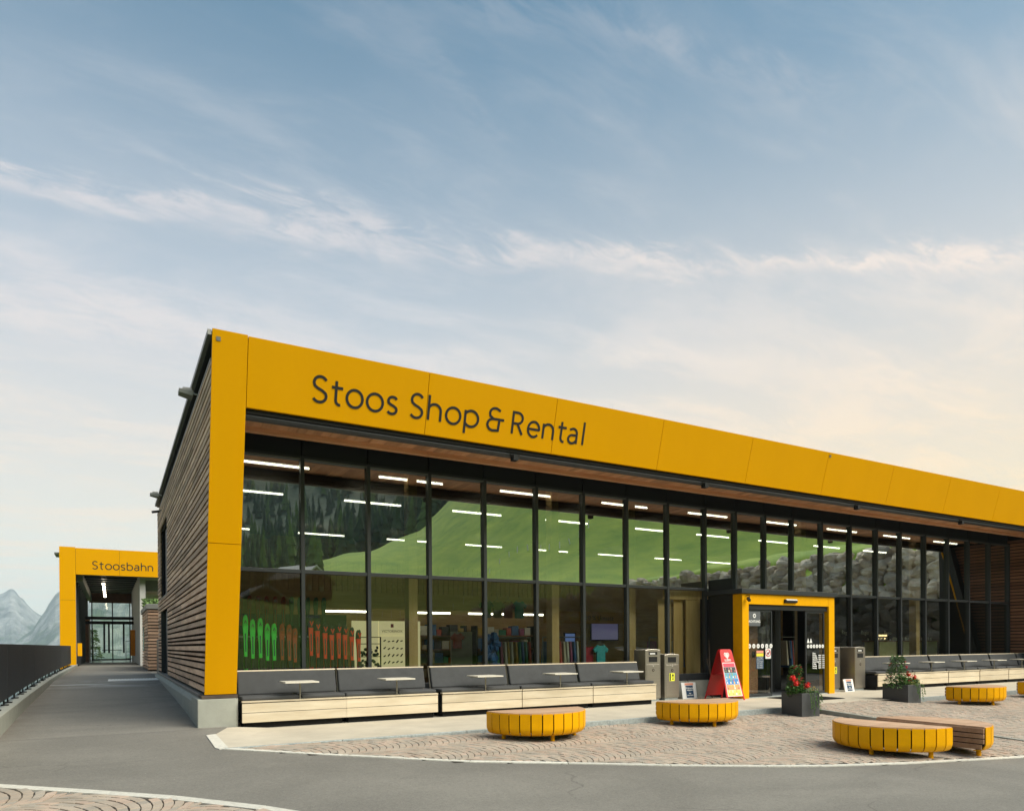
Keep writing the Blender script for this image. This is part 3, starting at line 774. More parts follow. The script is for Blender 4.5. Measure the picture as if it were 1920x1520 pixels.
# ---- the lettering: every letter drawn as strokes of one width
def arc(cx_, cy_, rx, ry, a0, a1, n=14):
    return [(cx_ + rx * math.cos(R(a0 + (a1 - a0) * i / n)), cy_ + ry * math.sin(R(a0 + (a1 - a0) * i / n))) for i in range(n + 1)]
XH = .70
def S_(w, h): return [arc(w * .52, h * .745, w * .44, h * .255, 28, 180, 10)[:-1] + [(w * .08, h * .73), (w * .14, h * .62), (w * .32, h * .545), (w * .66, h * .46), (w * .88, h * .37), (w * .95, h * .27)] + arc(w * .48, h * .25, w * .47, h * .25, 0, -150, 11)[1:]]
GLY = {
 'S': lambda w: S_(w, 1.0),
 's': lambda w: S_(w, XH),
 't': lambda w: [[(w * .40, .93), (w * .38, .2)] + arc(w * .72, .19, w * .34, .19, 180, 285, 7), [(0.0, XH - .03), (w * .98, XH - .03)]],
 'o': lambda w: [arc(w / 2, XH / 2, w / 2, XH / 2, 0, 360, 28)],
 'h': lambda w: [[(0.03, 1.06), (0.03, 0)], [(0.03, XH * .62)] + arc(w * .50, XH * .60, w * .47, XH * .40, 160, 0, 9) + [(w * .97, 0)]],
 'n': lambda w: [[(0.03, XH), (0.03, 0)], [(0.03, XH * .62)] + arc(w * .50, XH * .60, w * .47, XH * .40, 160, 0, 9) + [(w * .97, 0)]],
 'p': lambda w: [[(0.03, XH), (0.03, -.32)], arc(w * .48, XH / 2, w * .52, XH / 2, 145, -145, 20)],
 'b': lambda w: [[(0.03, 1.06), (0.03, 0)], arc(w * .48, XH / 2, w * .52, XH / 2, 145, -145, 20)],
 'R': lambda w: [[(0.03, 0), (0.03, .98), (w * .45, .98)] + arc(w * .45, .73, w * .47, .25, 90, -90, 10) + [(0.05, .48)], [(w * .50, .47), (w * .98, 0)]],
 'e': lambda w: [[(w * .04, XH * .50), (w * .97, XH * .50)] + arc(w / 2, XH / 2, w / 2, XH / 2, 3, 318, 24)],
 'a': lambda w: [[(w * .12, XH * .90)] + arc(w * .50, XH * .66, w * .40, XH * .34, 115, 0, 8) + [(w * .90, 0)], [(w * .90, XH * .58), (w * .48, XH * .56)] + arc(w * .42, XH * .28, w * .38, XH * .28, 95, 275, 10) + [(w * .66, XH * .05), (w * .90, XH * .24)]],
 'l': lambda w: [[(w / 2, 1.10), (w / 2, 0)]],
 '&': lambda w: [[(w * .78, .90)] + arc(w * .46, .76, w * .32, .24, 55, 180, 9) + [(w * .17, .64), (w * .38, .52), (w * 1.05, .52)], [(w * .40, .515)] + arc(w * .40, .26, w * .36, .26, 95, 262, 10) + [(w * .72, .03), (w * .76, .52)]],
}
def stroke(mb, pts, t, lay, place):
    """ribbon of width t along pts with mitred corners, `lay` above the face"""
    pts = [q for i, q in enumerate(pts) if i == 0 or math.hypot(q[0] - pts[i - 1][0], q[1] - pts[i - 1][1]) > 1e-5]
    closed = math.hypot(pts[0][0] - pts[-1][0], pts[0][1] - pts[-1][1]) < 1e-4
    p = pts[:-1] if closed else pts
    n = len(p); L_, R_ = [], []
    for i in range(n):
        a_ = p[(i - 1) % n] if closed or i > 0 else None; b_ = p[(i + 1) % n] if closed or i < n - 1 else None
        c = p[i]; ds = []
        if a_: d = Vector((c[0] - a_[0], c[1] - a_[1])).normalized(); ds.append(d)
        if b_: d = Vector((b_[0] - c[0], b_[1] - c[1])).normalized(); ds.append(d)
        d = sum(ds, Vector((0, 0)))
        if d.length < 1e-5: d = ds[0]
        d.normalize(); m_ = 1.0 / max(.45, d.dot(ds[0]))
        nx, ny = -d.y * t / 2 * m_, d.x * t / 2 * m_
        L_.append((c[0] + nx, c[1] + ny)); R_.append((c[0] - nx, c[1] - ny))
    k_ = len(mb.v)
    for q in L_ + R_: mb.v.append(place(q[0], q[1], lay))
    for q in L_ + R_: mb.v.append(place(q[0], q[1], 0.0))
    m_ = n if closed else n - 1
    for i in range(m_):
        j = (i + 1) % n
        mb.f.append((k_ + n + i, k_ + n + j, k_ + j, k_ + i))
        mb.f.append((k_ + i, k_ + j, k_ + 2 * n + j, k_ + 2 * n + i)); mb.f.append((k_ + n + j, k_ + n + i, k_ + 3 * n + i, k_ + 3 * n + j))
        mb.mi += [0, 0, 0]
def letters(txt, extents, base, cap, t, place_at, parent, name='letter'):
    for ch, (x0, x1) in zip(txt, extents):
        w = (x1 - x0 - t) / cap; mb = MB()
        for si, st in enumerate(GLY[ch](max(w, .001))):
            pl = lambda u, v_, lay, x0=x0: place_at(x0 + t / 2 + u * cap, base + v_ * cap, lay)
            sc = [(q[0], q[1] * (1 - t / cap) + .5 * t / cap) for q in st]
            stroke(mb, sc, t / cap, .006 + .0015 * si, pl)
        mb.build(name, 'dark_letter', parent)
def on_fascia(x, s, lay):
    # s runs up the leaning face from the foot of the letters
    cs, sn = math.cos(math.atan(KF)), math.sin(math.atan(KF))
    z = 5.20 + (s - 5.20) * cs
    return (x, fy(z) - lay * cs - .0005, z - lay * sn)
EXT = [(2.745, 3.003), (3.044, 3.256), (3.292, 3.578), (3.626, 3.92), (3.970, 4.17), (4.372, 4.628), (4.690, 4.962), (5.030, 5.328), (5.380, 5.676), (5.824, 6.178), (6.334, 6.592), (6.676, 6.945), (6.992, 7.259), (7.33, 7.545), (7.566, 7.812), (7.87, 7.98)]
letters('StoosShop&Rental', [(a_ - .006, b_ + .008) for a_, b_ in EXT], 5.188, .425, .043, on_fascia, shop)
# ------------------------------------------------------------------ low wall and dark fence on the left
mb = MB()
ys = [4.5, 12.3, 14.6, 17.1, 20.6, 23.4, 30, 40, 55]
top = [.32, .36, .40, .45, .50, .53, .55, .56, .56]
for i in range(len(ys) - 1):
    mb.hexa([(-1.66, ys[i], -.6), (-1.42, ys[i], -.6), (-1.42, ys[i + 1], -.6), (-1.66, ys[i + 1], -.6), (-1.66, ys[i], top[i] - .01), (-1.42, ys[i], top[i]), (-1.42, ys[i + 1], top[i + 1]), (-1.66, ys[i + 1], top[i + 1] - .01)])
lw = mb.build('low_wall', 'concrete', bevel=.012); tag(lw, 'low grey concrete wall running along the left edge of the ramp', 'wall')
fence = thing('fence', 'dark slatted metal fence standing on the low concrete wall at the left', 'fence', (-1.6, 13, .3))
def wt_(y): return lerp_tab(y, ys, top)
y = 5.2; k_ = 0
while y < 36.0:
    y1 = min(y + 2.4, 36.3)
    mb = MB(); yy_ = y + .02
    while yy_ < y1 - .02:
        mb.box(-1.575, -1.555, yy_, yy_ + .052, wt_(yy_) + .10, 1.43); yy_ += .066
    mb.build('fence_slats', 'fence_dark', fence, kind='stuff')
    MB().box(-1.60, -1.576, y + .005, y1 - .005, 1.385, 1.432).build('rail', 'anthracite', fence)
    MB().bar((-1.588, y + .005, wt_(y) + .14), (-1.588, y1 - .005, wt_(y1) + .14), .024, .05).build('rail', 'anthracite', fence)
    for q in (y + .25, y + 1.2, y + 2.15):
        if q < y1: MB().box(-1.63, -1.52, q - .04, q + .04, wt_(q) - .02, wt_(q) + .015).box(-1.60, -1.576, q - .02, q + .02, wt_(q), wt_(q) + .16).build('bracket', 'matte_black', fence)
    y = y1

# ------------------------------------------------------------------ the funicular station at the end of the ramp
st = thing('station_building', 'yellow portal of the station with a dark open hall at the end of the ramp', 'building', (-2.0, 38, .4))
YS = 38.0
def ypan(x0, x1, z0, z1): MB().box(x0 + .005, x1 - .005, YS, YS + .06, z0 + .005, z1 - .005).build('portal_panel', 'yellow', st, bevel=.004)
ypan(-2.053, -1.413, .35, 3.526); ypan(-2.053, -1.413, 3.526, 5.965)
ypan(-1.413, .346, 4.704, 5.93); ypan(.346, 2.6, 4.704, 5.93); ypan(2.6, 5.2, 4.704, 5.93)
MB().box(-2.04, -1.43, YS + .062, YS + .5, .35, 5.92).box(-1.42, 5.2, YS + .062, YS + .5, 4.73, 5.90).build('portal_core', 'black', st)
MB().box(-2.05, 5.2, YS + .6, 56, 5.4, 5.7).build('roof', 'matte_black', st)
MB().box(-2.25, -1.95, YS + .2, YS + 1.6, 5.62, 5.70).build('gutter', 'grey_metal', st)
EXTB = []
w0 = [.30, .25, .33, .33, .25, .33, .29, .30, .30]; x = -.775; sc_ = (1.77 + .775) / (sum(w0) + 8 * .036)
for w_ in w0: EXTB.append((x, x + w_ * sc_)); x += (w_ + .036) * sc_
letters('Stoosbahn', EXTB, 4.968, .40, .044, lambda x, z, lay: (x, YS - lay - .001, z), st)
# hall: ceiling joists, left glass wall, back wall, light row
for i in range(10):
    y = 39 + i * 1.65
    MB().box(-1.35, 1.15, y, y + .22, 4.75 + .02 * i, 5.1 + .02 * i).build('ceiling_beam', 'black', st)
MB().box(-1.62, -1.15, 38.6, 55, 4.45, 4.9).build('edge_beam', 'grey_metal', st)
for i in range(9):
    y = 39.5 + i * 1.9
    MB().box(-1.46, -1.36, y, y + .1, .45, 4.6).build('wall_post', 'anthracite', st)
MB().quad((-1.44, 39.6, .5), (-1.44, 54.9, .5), (-1.44, 54.9, 4.5), (-1.44, 39.6, 4.5)).build('side_glass', 'door_glass', st)
MB().box(-1.40, -1.22, 50.5, 54.5, .47, 3.2).build('timber_panel', 'slat_dark', st)
MB().box(1.20, 1.45, 38.6, 55, .3, 5.3).build('inner_wall', 'grey_wall', st)
MB().box(1.46, 5.2, 45.0, 45.3, .3, 5.3).build('rear_wall', 'grey_wall', st)
MB().box(1.46, 2.3, 39.8, 42.0, 4.15, 4.7).build('wall_box', 'grey_metal', st)
MB().box(1.30, 2.6, 44.92, 44.99, 2.3, 3.55).build('sign_board', 'yellow_paint', st)
MB().box(-1.25, 1.2, 46, 55.0, .465, .49).build('hall_floor', mat('polished_floor', (.30, .33, .31), .12, var=.08), st)
MB().box(-1.3, 1.2, 54.95, 55.1, 4.35, 5.2).build('lintel', 'slat_dark', st)
for z in (2.86, 3.14): MB().box(-1.4, 1.2, 49.9, 50.1, z - .09, z + .09).build('cross_beam', 'matte_black', st)
for x in (-1.14, .06, 1.10): MB().box(x - .035, x + .035, 54.96, 55.06, .48, 4.36).build('window_post', 'anthracite', st)
MB().box(-1.18, 1.14, 54.96, 55.06, .42, .56).build('window_sill', 'anthracite', st)
MB().quad((-1.14, 55.0, .56), (1.10, 55.0, .56), (1.10, 55.0, 4.35), (-1.14, 55.0, 4.35)).build('window_pane', 'glass_low', st)
for x, z0 in ((-.39, 1.0), (-.14, 1.0), (.66, 1.0)):
    MB().box(x - .045, x + .045, 50.0, 50.12, z0, 2.78).box(x - .055, x + .02, 49.98, 50.0, z0, 2.78).build('gate_post', 'matte_black', st)
MB().box(-.52, .55, 50.02, 50.06, 1.16, 1.20).build('gate_bar', 'matte_black', st)
for z in (.62, 1.05, 1.75): MB().tube([(.80, 52, z), (1.15, 52, z)], .018, 6).build('railing', 'black', st)
MB().tube([(.80, 52, .5), (.80, 52, 1.75)], .018, 6).build('railing', 'black', st)
for i in range(6):
    y = 41 + i * 2.0
    l_ = tag(MB().box(-.40, -.28, y, y + .55, 4.52, 4.58).build('ceiling_spot', emit('hall_lamp', (1, .86, .62), 9) if i == 0 else None or bpy.data.materials['hall_lamp']), 'small warm lamp in the row under the dark hall ceiling', 'lamp', 'lamps under the station hall ceiling')
b_ = MB().box(-1.40, -1.22, 38.9, 39.05, .95, 1.55).build('call_box', 'yellow_paint', bevel=.01); tag(b_, 'small yellow box fixed inside the left leg of the station portal', 'box')
b_ = MB().box(.96, 1.19, 46.5, 46.8, .85, 2.35).build('info_pillar', mat('orange_board', (.72, .24, .01), .5), bevel=.01); tag(b_, 'orange board on the pale inner wall of the station hall', 'board')
# slatted kiosk in front of the station
ki = thing('slatted_hut', 'small flat roofed hut clad in brown slats beside the station entrance', 'hut', (1.2, 30, .4))
MB().box(1.26, 3.2, 30.06, 35.5, .42, 2.85).build('hut_core', 'matte_black', ki)
MB().box(1.14, 3.3, 29.95, 35.7, 2.80, 2.99).build('roof_edge', 'grey_metal', ki, bevel=.01)
z = .50
while z < 2.76:
    MB().box(1.20, 3.2, 30.0, 30.05, z, z + .085).build('slat', 'slat_x', ki)
    MB().box(1.19, 1.24, 30.055, 35.5, z, z + .085).build('slat', 'slat', ki); z += .122
MB().box(1.17, 1.185, 33.2, 34.2, 1.2, 2.2).build('hut_window', 'glass', ki)
pl = MB()
for i in range(240):
    a_ = random.uniform(0, 6.28); q = random.uniform(.02, .32)
    c = Vector((1.42 + .55 * random.uniform(-.5, .6), 33.2 + q * math.sin(a_) * 2.5, 3.0 + random.uniform(0, .36)))
    d1 = Vector((random.uniform(-1, 1), random.uniform(-1, 1), random.uniform(-.6, 1))).normalized() * .1; d2 = Vector((random.uniform(-1, 1), random.uniform(-1, 1), random.uniform(-1, 1))).normalized() * .05
    pl.quad(tuple(c - d1), tuple(c + d2), tuple(c + d1), tuple(c - d2))
tag(pl.build('roof_plant', 'forest_light'), 'dark green plant on the roof of the slatted hut', 'plant')
cb = MB().box(1.36, 1.95, 26.2, 27.4, .42, 1.62).build('cabinet', 'anthracite', bevel=.01); tag(cb, 'dark metal cabinet between the slatted hut and the shop wall', 'cabinet')
gt = MB()
gt.box(-.1, 1.21, 23.0, 23.9, gnd(0, 23.4) - .02, gnd(0, 23.4) + .004)
for i in range(16): gt.box(-.08 + i * .08, -.03 + i * .08, 23.02, 23.88, gnd(0, 23.4) + .003, gnd(0, 23.4) + .012)
tag(gt.build('floor_grate', 'white'), 'pale metal floor grate set in the ramp beside the shop wall', 'grate')
gt2 = MB().box(1.22, 1.6, 25.3, 26.1, .40, .47).build('drain_cover', 'grey_metal'); tag(gt2, 'flat grey metal cover at the far corner of the shop plinth', 'cover')
# lamps on the side wall
def flood(loc, label):
    t = thing('floodlight', label, 'floodlight')
    MB().hexa([(-.26, -.12, -.10), (.02, -.16, -.16), (.02, .20, -.16), (-.26, .16, -.10), (-.26, -.12, -.01), (.02, -.16, -.03), (.02, .20, -.03), (-.26, .16, -.01)]).build('housing', 'grey_metal', t, bevel=.01)
    MB().hexa([(-.20, -.05, .0), (.0, -.07, .0), (.0, .12, .0), (-.20, .10, .0), (-.17, -.04, .05), (.0, -.06, .05), (.0, .11, .05), (-.17, .09, .05)]).build('cooling_fins', 'grey_metal', t)
    MB().tube([(0, .02, -.02), (.09, .02, -.06), (.14, .02, -.06)], .018, 6).build('arm', 'galv', t)
    t.location = loc; t.scale = (.72, .72, .72)
    return t
flood((1.14, 12.35, 5.46), 'grey floodlight high on the slatted side wall, the one nearer the yellow column')
flood((1.10, 21.0, 5.45), 'grey floodlight high on the slatted side wall, the one farther from the yellow column')
t = thing('security_camera', 'small dark camera on the far end of the slatted side wall', 'camera')
MB().bar((-.12, -.05, -.05), (.04, .06, 0), .07, .07).build('camera_body', 'anthracite', t)
MB().tube([(.02, .05, 0), (.12, .05, .04)], .015, 6).build('bracket', 'anthracite', t)
t.location = (1.16, 22.6, 5.26)

# ------------------------------------------------------------------ far mountains
RID_L = ([-14, -10, -8.06, -7.23, -6.38, -6.09, -5.86, -5.63, -5.46, -5.34, -5.11, -4.94, -4.65, -4.35, -4.11, -3.45, -2.22, -0.3], [.02, .03, .0383, .052, .0622, .0649, .069, .0683, .0641, .0598, .0574, .0519, .0452, .0403, .0378, .0304, .0178, .0114])
RID_R = ([-5.54, -4.66, -4.11, -3.9, -3.74, -3.53, -3.31, -3.07, -2.51, -1.56, -.26, 1.39, 3.09, 7.4, 14.4, 24], [.0083, .0208, .0385, .0442, .0512, .0577, .0641, .0675, .0787, .0956, .1065, .1014, .0824, .0707, .0437, .02])
from mathutils import noise as mnoise
def mountain(name, tab, rr, r0, az0, az1, step, seed):
    mb = MB(); na = int((az1 - az0) / step); nr = 46
    for i in range(na + 1):
        az = az0 + (az1 - az0) * i / na; e = lerp_tab(az, *tab)
        for j in range(nr + 1):
            t_ = j / nr; rho = r0 + (rr - r0) * t_ if t_ <= .9 else r0 + (rr - r0) * (.9 + (t_ - .9) * 3)
            s_ = min(1.0, t_ / .9)
            ridge = e * (r0 + (rr - r0) * .9) + 1.4
            x, y = rho * math.sin(R(az)), rho * math.cos(R(az))
            p = Vector((x * .0022 + seed, y * .0022, 0))
            rn = 1 - abs(mnoise.noise(p * 1.6)) * 2; fn = mnoise.fractal(p * 5, .9, 2.1, 6)
            z = -190 + (ridge + 190) * (s_ ** 1.25) + (rn * 34 + fn * 30) * math.sin(math.pi * min(1, s_)) ** .8
            if s_ >= 1: z = ridge - (t_ - .9) * 2200 + fn * 4 * (t_ <= .93) + mnoise.noise(Vector((az * 4, seed, 0))) * 5
            mb.v.append((x, y, z))
    for i in range(na):
        for j in range(nr):
            a_ = i * (nr + 1) + j; mb.f.append((a_, a_ + 1, a_ + nr + 2, a_ + nr + 1)); mb.mi.append(0)
    return mb.build(name, 'rock', smooth=False, kind='structure')
def rock_mat():
    m, t, p = new_mat('limestone'); l = t.links.new
    g = nd(t, 'ShaderNodeNewGeometry')
    mp = nd(t, 'ShaderNodeMapping'); l(g.outputs['Position'], mp.inputs[0]); mp.inputs['Scale'].default_value = (1, 1, .45)
    n = nd(t, 'ShaderNodeTexNoise'); l(mp.outputs[0], n.inputs[0]); n.inputs['Scale'].default_value = .013; n.inputs['Detail'].default_value = 10; n.inputs['Roughness'].default_value = .7
    n2 = nd(t, 'ShaderNodeTexNoise'); l(g.outputs['Position'], n2.inputs[0]); n2.inputs['Scale'].default_value = .0055; n2.inputs['Detail'].default_value = 9; n2.inputs['Roughness'].default_value = .62
    def rmp(x, a, b, lo=0., hi=1.):
        q = nd(t, 'ShaderNodeMapRange'); l(x, q.inputs[0])
        for i, v in enumerate((a, b, lo, hi)): q.inputs[1 + i].default_value = v
        return q.outputs[0]
    def mx(f, a, b):
        q = nd(t, 'ShaderNodeMix', data_type='RGBA'); l(f, q.inputs[0])
        for i, x in ((6, a), (7, b)):
            if isinstance(x, tuple): q.inputs[i].default_value = rgb(x)
            else: l(x, q.inputs[i])
        return q.outputs[2]
    c = mx(rmp(n.outputs[0], .38, .62), (.05, .055, .06), (.30, .30, .29))
    wood_ = mx(rmp(n.outputs[0], .4, .6), (.012, .025, .012), (.05, .075, .03))
    sx = nd(t, 'ShaderNodeSeparateXYZ'); l(g.outputs['Position'], sx.inputs[0])
    add = nd(t, 'ShaderNodeMath', operation='ADD'); l(n2.outputs[0], add.inputs[0]); l(rmp(sx.outputs[2], -160, 260, .16, -.14), add.inputs[1])
    l(mx(rmp(add.outputs[0], .50, .56), c, wood_), p.inputs['Base Color']); p.inputs['Roughness'].default_value = .95
    b = nd(t, 'ShaderNodeBump'); b.inputs['Strength'].default_value = 1.0; b.inputs['Distance'].default_value = 14; l(n.outputs[0], b.inputs['Height']); l(b.outputs[0], p.inputs['Normal'])
    return m
M['rock'] = rock_mat()
mountain('mountain', RID_L, 5200, 3300, -14, -.3, .11, 3.7)
mountain('mountain', RID_R, 4200, 2300, -5.54, 24, .13, 9.1)

# air: one even haze over everything
hz = MB().box(-7000, 7000, -7000, 7000, -330, 455)
hm = bpy.data.materials.new('haze_air'); hm.use_nodes = True; hm.node_tree.nodes.clear()
vp = hm.node_tree.nodes.new('ShaderNodeVolumePrincipled'); vp.inputs['Color'].default_value = (.70, .86, 1.0, 1); vp.inputs['Density'].default_value = 0.00014; vp.inputs['Anisotropy'].default_value = 0.0
ho = hm.node_tree.nodes.new('ShaderNodeOutputMaterial'); hm.node_tree.links.new(vp.outputs[0], ho.inputs['Volume'])
hz.build('haze', hm, kind='stuff')
# ------------------------------------------------------------------ lounge benches with little tables along the glass
def lounge_bench(label, group, L_=1.76):
    t = thing('lounge_bench', label, 'bench', group=group)
    # x along the facade from 0 to L_, front boards at y = 0, back towards +y
    for z0, z1 in ((.105, .262), (.270, .422)):
        MB().box(.008, L_ - .008, 0, .028, z0, z1).build('front_board', 'pale_wood', t, bevel=.004)
    MB().box(.008, L_ - .008, -.012, .10, .436, .462).build('seat_edge', 'pale_wood', t, bevel=.004)
    MB().box(.02, L_ - .02, .03, .66, .10, .425).build('bench_box', 'matte_black', t)
    for x in (.3, .9, 1.46): MB().box(x - .03, x + .03, .03, .07, .426, .436).build('spacer', 'galv', t)
    MB().box(.06, L_ - .06, .10, .52, 0, .10).build('base', 'matte_black', t)
    for x0, x1 in ((.015, .955), (.985, L_ - .015)):
        mb = MB(); x0 += .0; mb.box(x0, x1, .055, .60, .464, .530)
        c = mb.build('seat_cushion', 'cushion', t, bevel=.024)
    # leaning back: wooden board behind, thick cushion in front
    def lean(y, z): return y + (z - .53) * .27
    pts = lambda z0, z1, y0, y1: [(lean(y0, z0), z0), (lean(y0, z1), z1), (lean(y1, z1), z1), (lean(y1, z0), z0)]
    MB().xprism(pts(.535, .925, .505, .60), .02, L_ - .045).build('back_cushion', 'cushion', t, bevel=.022)
    MB().xprism(pts(.30, .948, .605, .63), .012, L_ - .036).build('back_board', 'pale_wood', t, bevel=.004)
    MB().xprism(pts(.928, .950, .52, .604), .014, L_ - .038).build('back_rail', 'pale_wood', t, bevel=.004)
    # table on its post
    MB().tube([(.955, .05, .462), (.955, .05, .74)], .0135, 10).box(.905, 1.005, .0, .10, .4625, .468).build('table_post', 'steel', t)
    for y0 in (-.20, -.035, .13):
        MB().box(.66, 1.22, y0, y0 + .158, .742, .766).build('table_board', 'table_white', t, bevel=.003)
    MB().box(.72, .76, -.19, .28, .728, .741).box(1.12, 1.16, -.19, .28, .728, .741).build('table_batten', 'anthracite', t)
    return t
LB = ['charcoal cushioned bench with a small table right beside the yellow column', 'charcoal cushioned bench with a small table, second from the yellow column', 'charcoal cushioned bench with a small table in the middle of the left row',
      'charcoal cushioned bench with a small table, next to last before the left litter bins', 'charcoal cushioned bench with a small table ending at the tall left litter bins']
RB = ['charcoal cushioned bench with a small table beside the litter bin right of the entrance', 'charcoal cushioned bench behind the far planter, second from the bin right of the entrance', 'charcoal cushioned bench in the middle of the row right of the entrance',
      'charcoal cushioned bench in the right row, behind the fifth round bench', 'charcoal cushioned bench in the right row ending near the brown slatted end wall', 'charcoal cushioned bench at the very right edge in front of the brown slats']
b0 = lounge_bench(LB[0], 'lounge benches left of the entrance')
b0.location = (1.845, 12.235, 0)
for i in range(1, 5):
    o = copy_tree(b0); o['label'] = LB[i]; o.location = (1.845 + (1.745, 3.58, 5.34, 7.10)[i - 1], 12.235, 0)
for i in range(6):
    o = copy_tree(b0); o['label'] = RB[i]; o['group'] = 'lounge benches right of the entrance'; o.location = (18.885 + 1.785 * i, 12.235, 0)

# ------------------------------------------------------------------ half round benches on the paving
def round_bench(label, HS=.42, RR=.823):
    """flat side along x, the curve towards -y"""
    t = thing('half_round_bench', label, 'bench', group='half round yellow benches on the paving')
    n = 15
    for k_ in range(n):          # bent metal staves round the curve
        a0 = math.pi + math.pi * k_ / n + .011; a1 = math.pi + math.pi * (k_ + 1) / n - .011
        prof = [(RR, HS - .012), (RR, .19), (RR - .003, .165), (RR - .012, .140), (RR - .028, .110), (RR - .050, .090), (RR - .078, .078), (RR - .11, .073), (RR - .17, .071)]
        mb = MB(); m_ = len(prof)
        for t_ in (0, .012):
            for i, (rr_, z) in enumerate(prof):
                zz = z + (t_ * .9 if i > 3 else 0); q = rr_ - (t_ if i < 6 else t_ * .3)
                for a_ in (a0, a1): mb.v.append((q * math.cos(a_), q * math.sin(a_), zz))
        for i in range(m_ - 1):
            q = 2 * i; p_ = q + 2 * m_
            mb.f += [(q, q + 2, q + 3, q + 1), (p_, p_ + 1, p_ + 3, p_ + 2), (q, p_, p_ + 2, q + 2), (q + 1, q + 3, p_ + 3, p_ + 1)]; mb.mi += [0] * 4
        e_ = 2 * m_; mb.f += [(0, 1, e_ + 1, e_), (e_ - 2, 2 * e_ - 2, 2 * e_ - 1, e_ - 1)]; mb.mi += [0, 0]
        mb.build('stave', 'yellow_paint', t)
    # boards of the seat, cut to the half circle
    nb = 7; wb = (RR - .004) / nb
    for k_ in range(nb):
        y1, y0 = -k_ * wb - .002, -(k_ + 1) * wb + .002
        pts = []
        for y in [y0 + (y1 - y0) * i / 6 for i in range(7)]: pts.append((math.sqrt(max(0, (RR - .014) ** 2 - y * y)), y))
        pts += [(-x, y) for x, y in reversed(pts)]
        if pts[0][0] < .02: pts = [p for p in pts if abs(p[0]) > .02]
        MB().prism(pts, HS - .030, HS).build('seat_board', 'teak', t)
    # boards on the flat side
    zb = [(.100, .170), (.182, .245), (.257, .318), (.330, .394)]
    for z0, z1 in zb:
        q = .0 if z0 > .15 else .032
        MB().box(-RR + .014 + q, RR - .014 - q, .002, .028, z0, z1).build('side_board', 'teak_dark', t, bevel=.004)
    MB().prism([(math.cos(math.pi + math.pi * i / 12) * (RR - .10), math.sin(math.pi + math.pi * i / 12) * (RR - .14) - .03) for i in range(13)], .12, .36).build('inner_frame', 'matte_black', t)
    for a_, rr_ in ((198, RR - .17), (270, RR - .2), (342, RR - .17)):
        x, y = rr_ * math.cos(R(a_)), rr_ * math.sin(R(a_))
        MB().tube([(x, y, -.03), (x, y, .09)], .032, 12).build('leg', 'yellow_paint', t)
    return t
RBL = ['half round yellow bench standing in front of the left lounge benches', 'half round yellow bench in front of the red ice cream board',
       'large near half round yellow bench with its curved staves towards the road', 'half round bench showing its brown boarded flat side',
       'half round yellow bench beside the far planter', 'half round yellow bench cut by the right edge of the picture']
RPOS = [(5.842, 9.59, -.074), (9.492, 9.841, -.110), (10.108, 6.319, -1.466), (10.62, 6.102, -1.598 + math.pi), (18.2, 9.518, -.031), (21.75, 9.60, -.05)]
r0 = round_bench(RBL[0])
for i, (x, y, a_) in enumerate(RPOS):
    o = r0 if i == 0 else copy_tree(r0)
    z = max(paved(x + dx_, y + dy_) for dx_, dy_ in ((0, 0), (.5 * math.sin(a_), -.5 * math.cos(a_))))
    o['label'] = RBL[i]; o.location = (x, y, z + .006); o.rotation_euler = (0, 0, a_)

# ------------------------------------------------------------------ litter bins
def litter_bin(label, H, two, sticker, group='steel litter bins by the entrance', D=.42):
    t = thing('litter_bin', label, 'bin', group=group); w = .235
    top = [( -w + 2 * w * i / 8, H + .022 * math.sin(math.pi * i / 8)) for i in range(9)]
    pts = [(-w, .06)] + [(-w, H)] + top[1:-1] + [(w, H), (w, .06)]
    mb = MB(); n = len(pts)
    mb.v += [(x, .0, z) for x, z in pts] + [(x, D, z) for x, z in pts]
    mb.f += [tuple(range(n)), tuple(n + i for i in reversed(range(n)))]; mb.mi += [0, 0]
    for i in range(n):
        j = (i + 1) % n; mb.f.append((j, i, n + i, n + j)); mb.mi.append(0)
    mb.build('body', 'steel', t, bevel=.012)
    MB().box(-w + .03, w - .03, .03, D - .03, 0, .06).build('foot', 'galv', t)
    hs = [(H - .19, H - .06)] if not two else [(H - .12, H - .05), (H - .29, H - .165)]
    for z0, z1 in hs:
        MB().box(-.13, .13, -.003, .0, z0, z1).build('opening', 'matte_black', t)
        MB().box(-.14, .14, -.010, -.003, z1, z1 + .012).build('opening_lip', 'steel', t)
    zf = hs[-1][0] - .02
    MB().box(-.195, .195, -.006, -.0005, .09, zf - .035).build('door', 'steel', t, bevel=.004)
    MB().tube([(0, -.012, zf - .07), (0, -.006, zf - .07)], .011, 10).build('lock', 'white', t)
    MB().tube([(0, -.010, zf - .17), (0, -.006, zf - .17)], .036, 18).build('emblem', 'rust_cap', t)
    MB().tube([(0, -.0125, zf - .17), (0, -.0105, zf - .17)], .016, 14).build('emblem_ring', 'steel', t)
    if two: MB().box(-.10, .06, -.006, -.0035, H - .105, H - .075).build('label_plate', 'white', t)
    if sticker:
        MB().box(-.09, .075, -.0085, -.0065, zf - .43, zf - .24).build('sticker', mat('sticker_yellow', (.85, .86, .06), .5), t)
        MB().box(-.078, -.045, -.0105, -.0088, zf - .42, zf - .25).box(-.02, .06, -.0105, -.0088, zf - .335, zf - .325).tube([(.02, -.0105, zf - .29), (.02, -.0088, zf - .29)], .028, 12).tube([(.02, -.0105, zf - .38), (.02, -.0088, zf - .38)], .022, 12).build('sticker_print', 'dark_letter', t)
    return t
o = litter_bin('tall steel litter bin with two openings at the end of the left benches', 1.22, True, False); o.location = (11.17, 12.88, 0)
o = litter_bin('shorter steel litter bin with one opening and a yellow sticker', 1.10, False, True); o.location = (11.80, 12.92, 0)
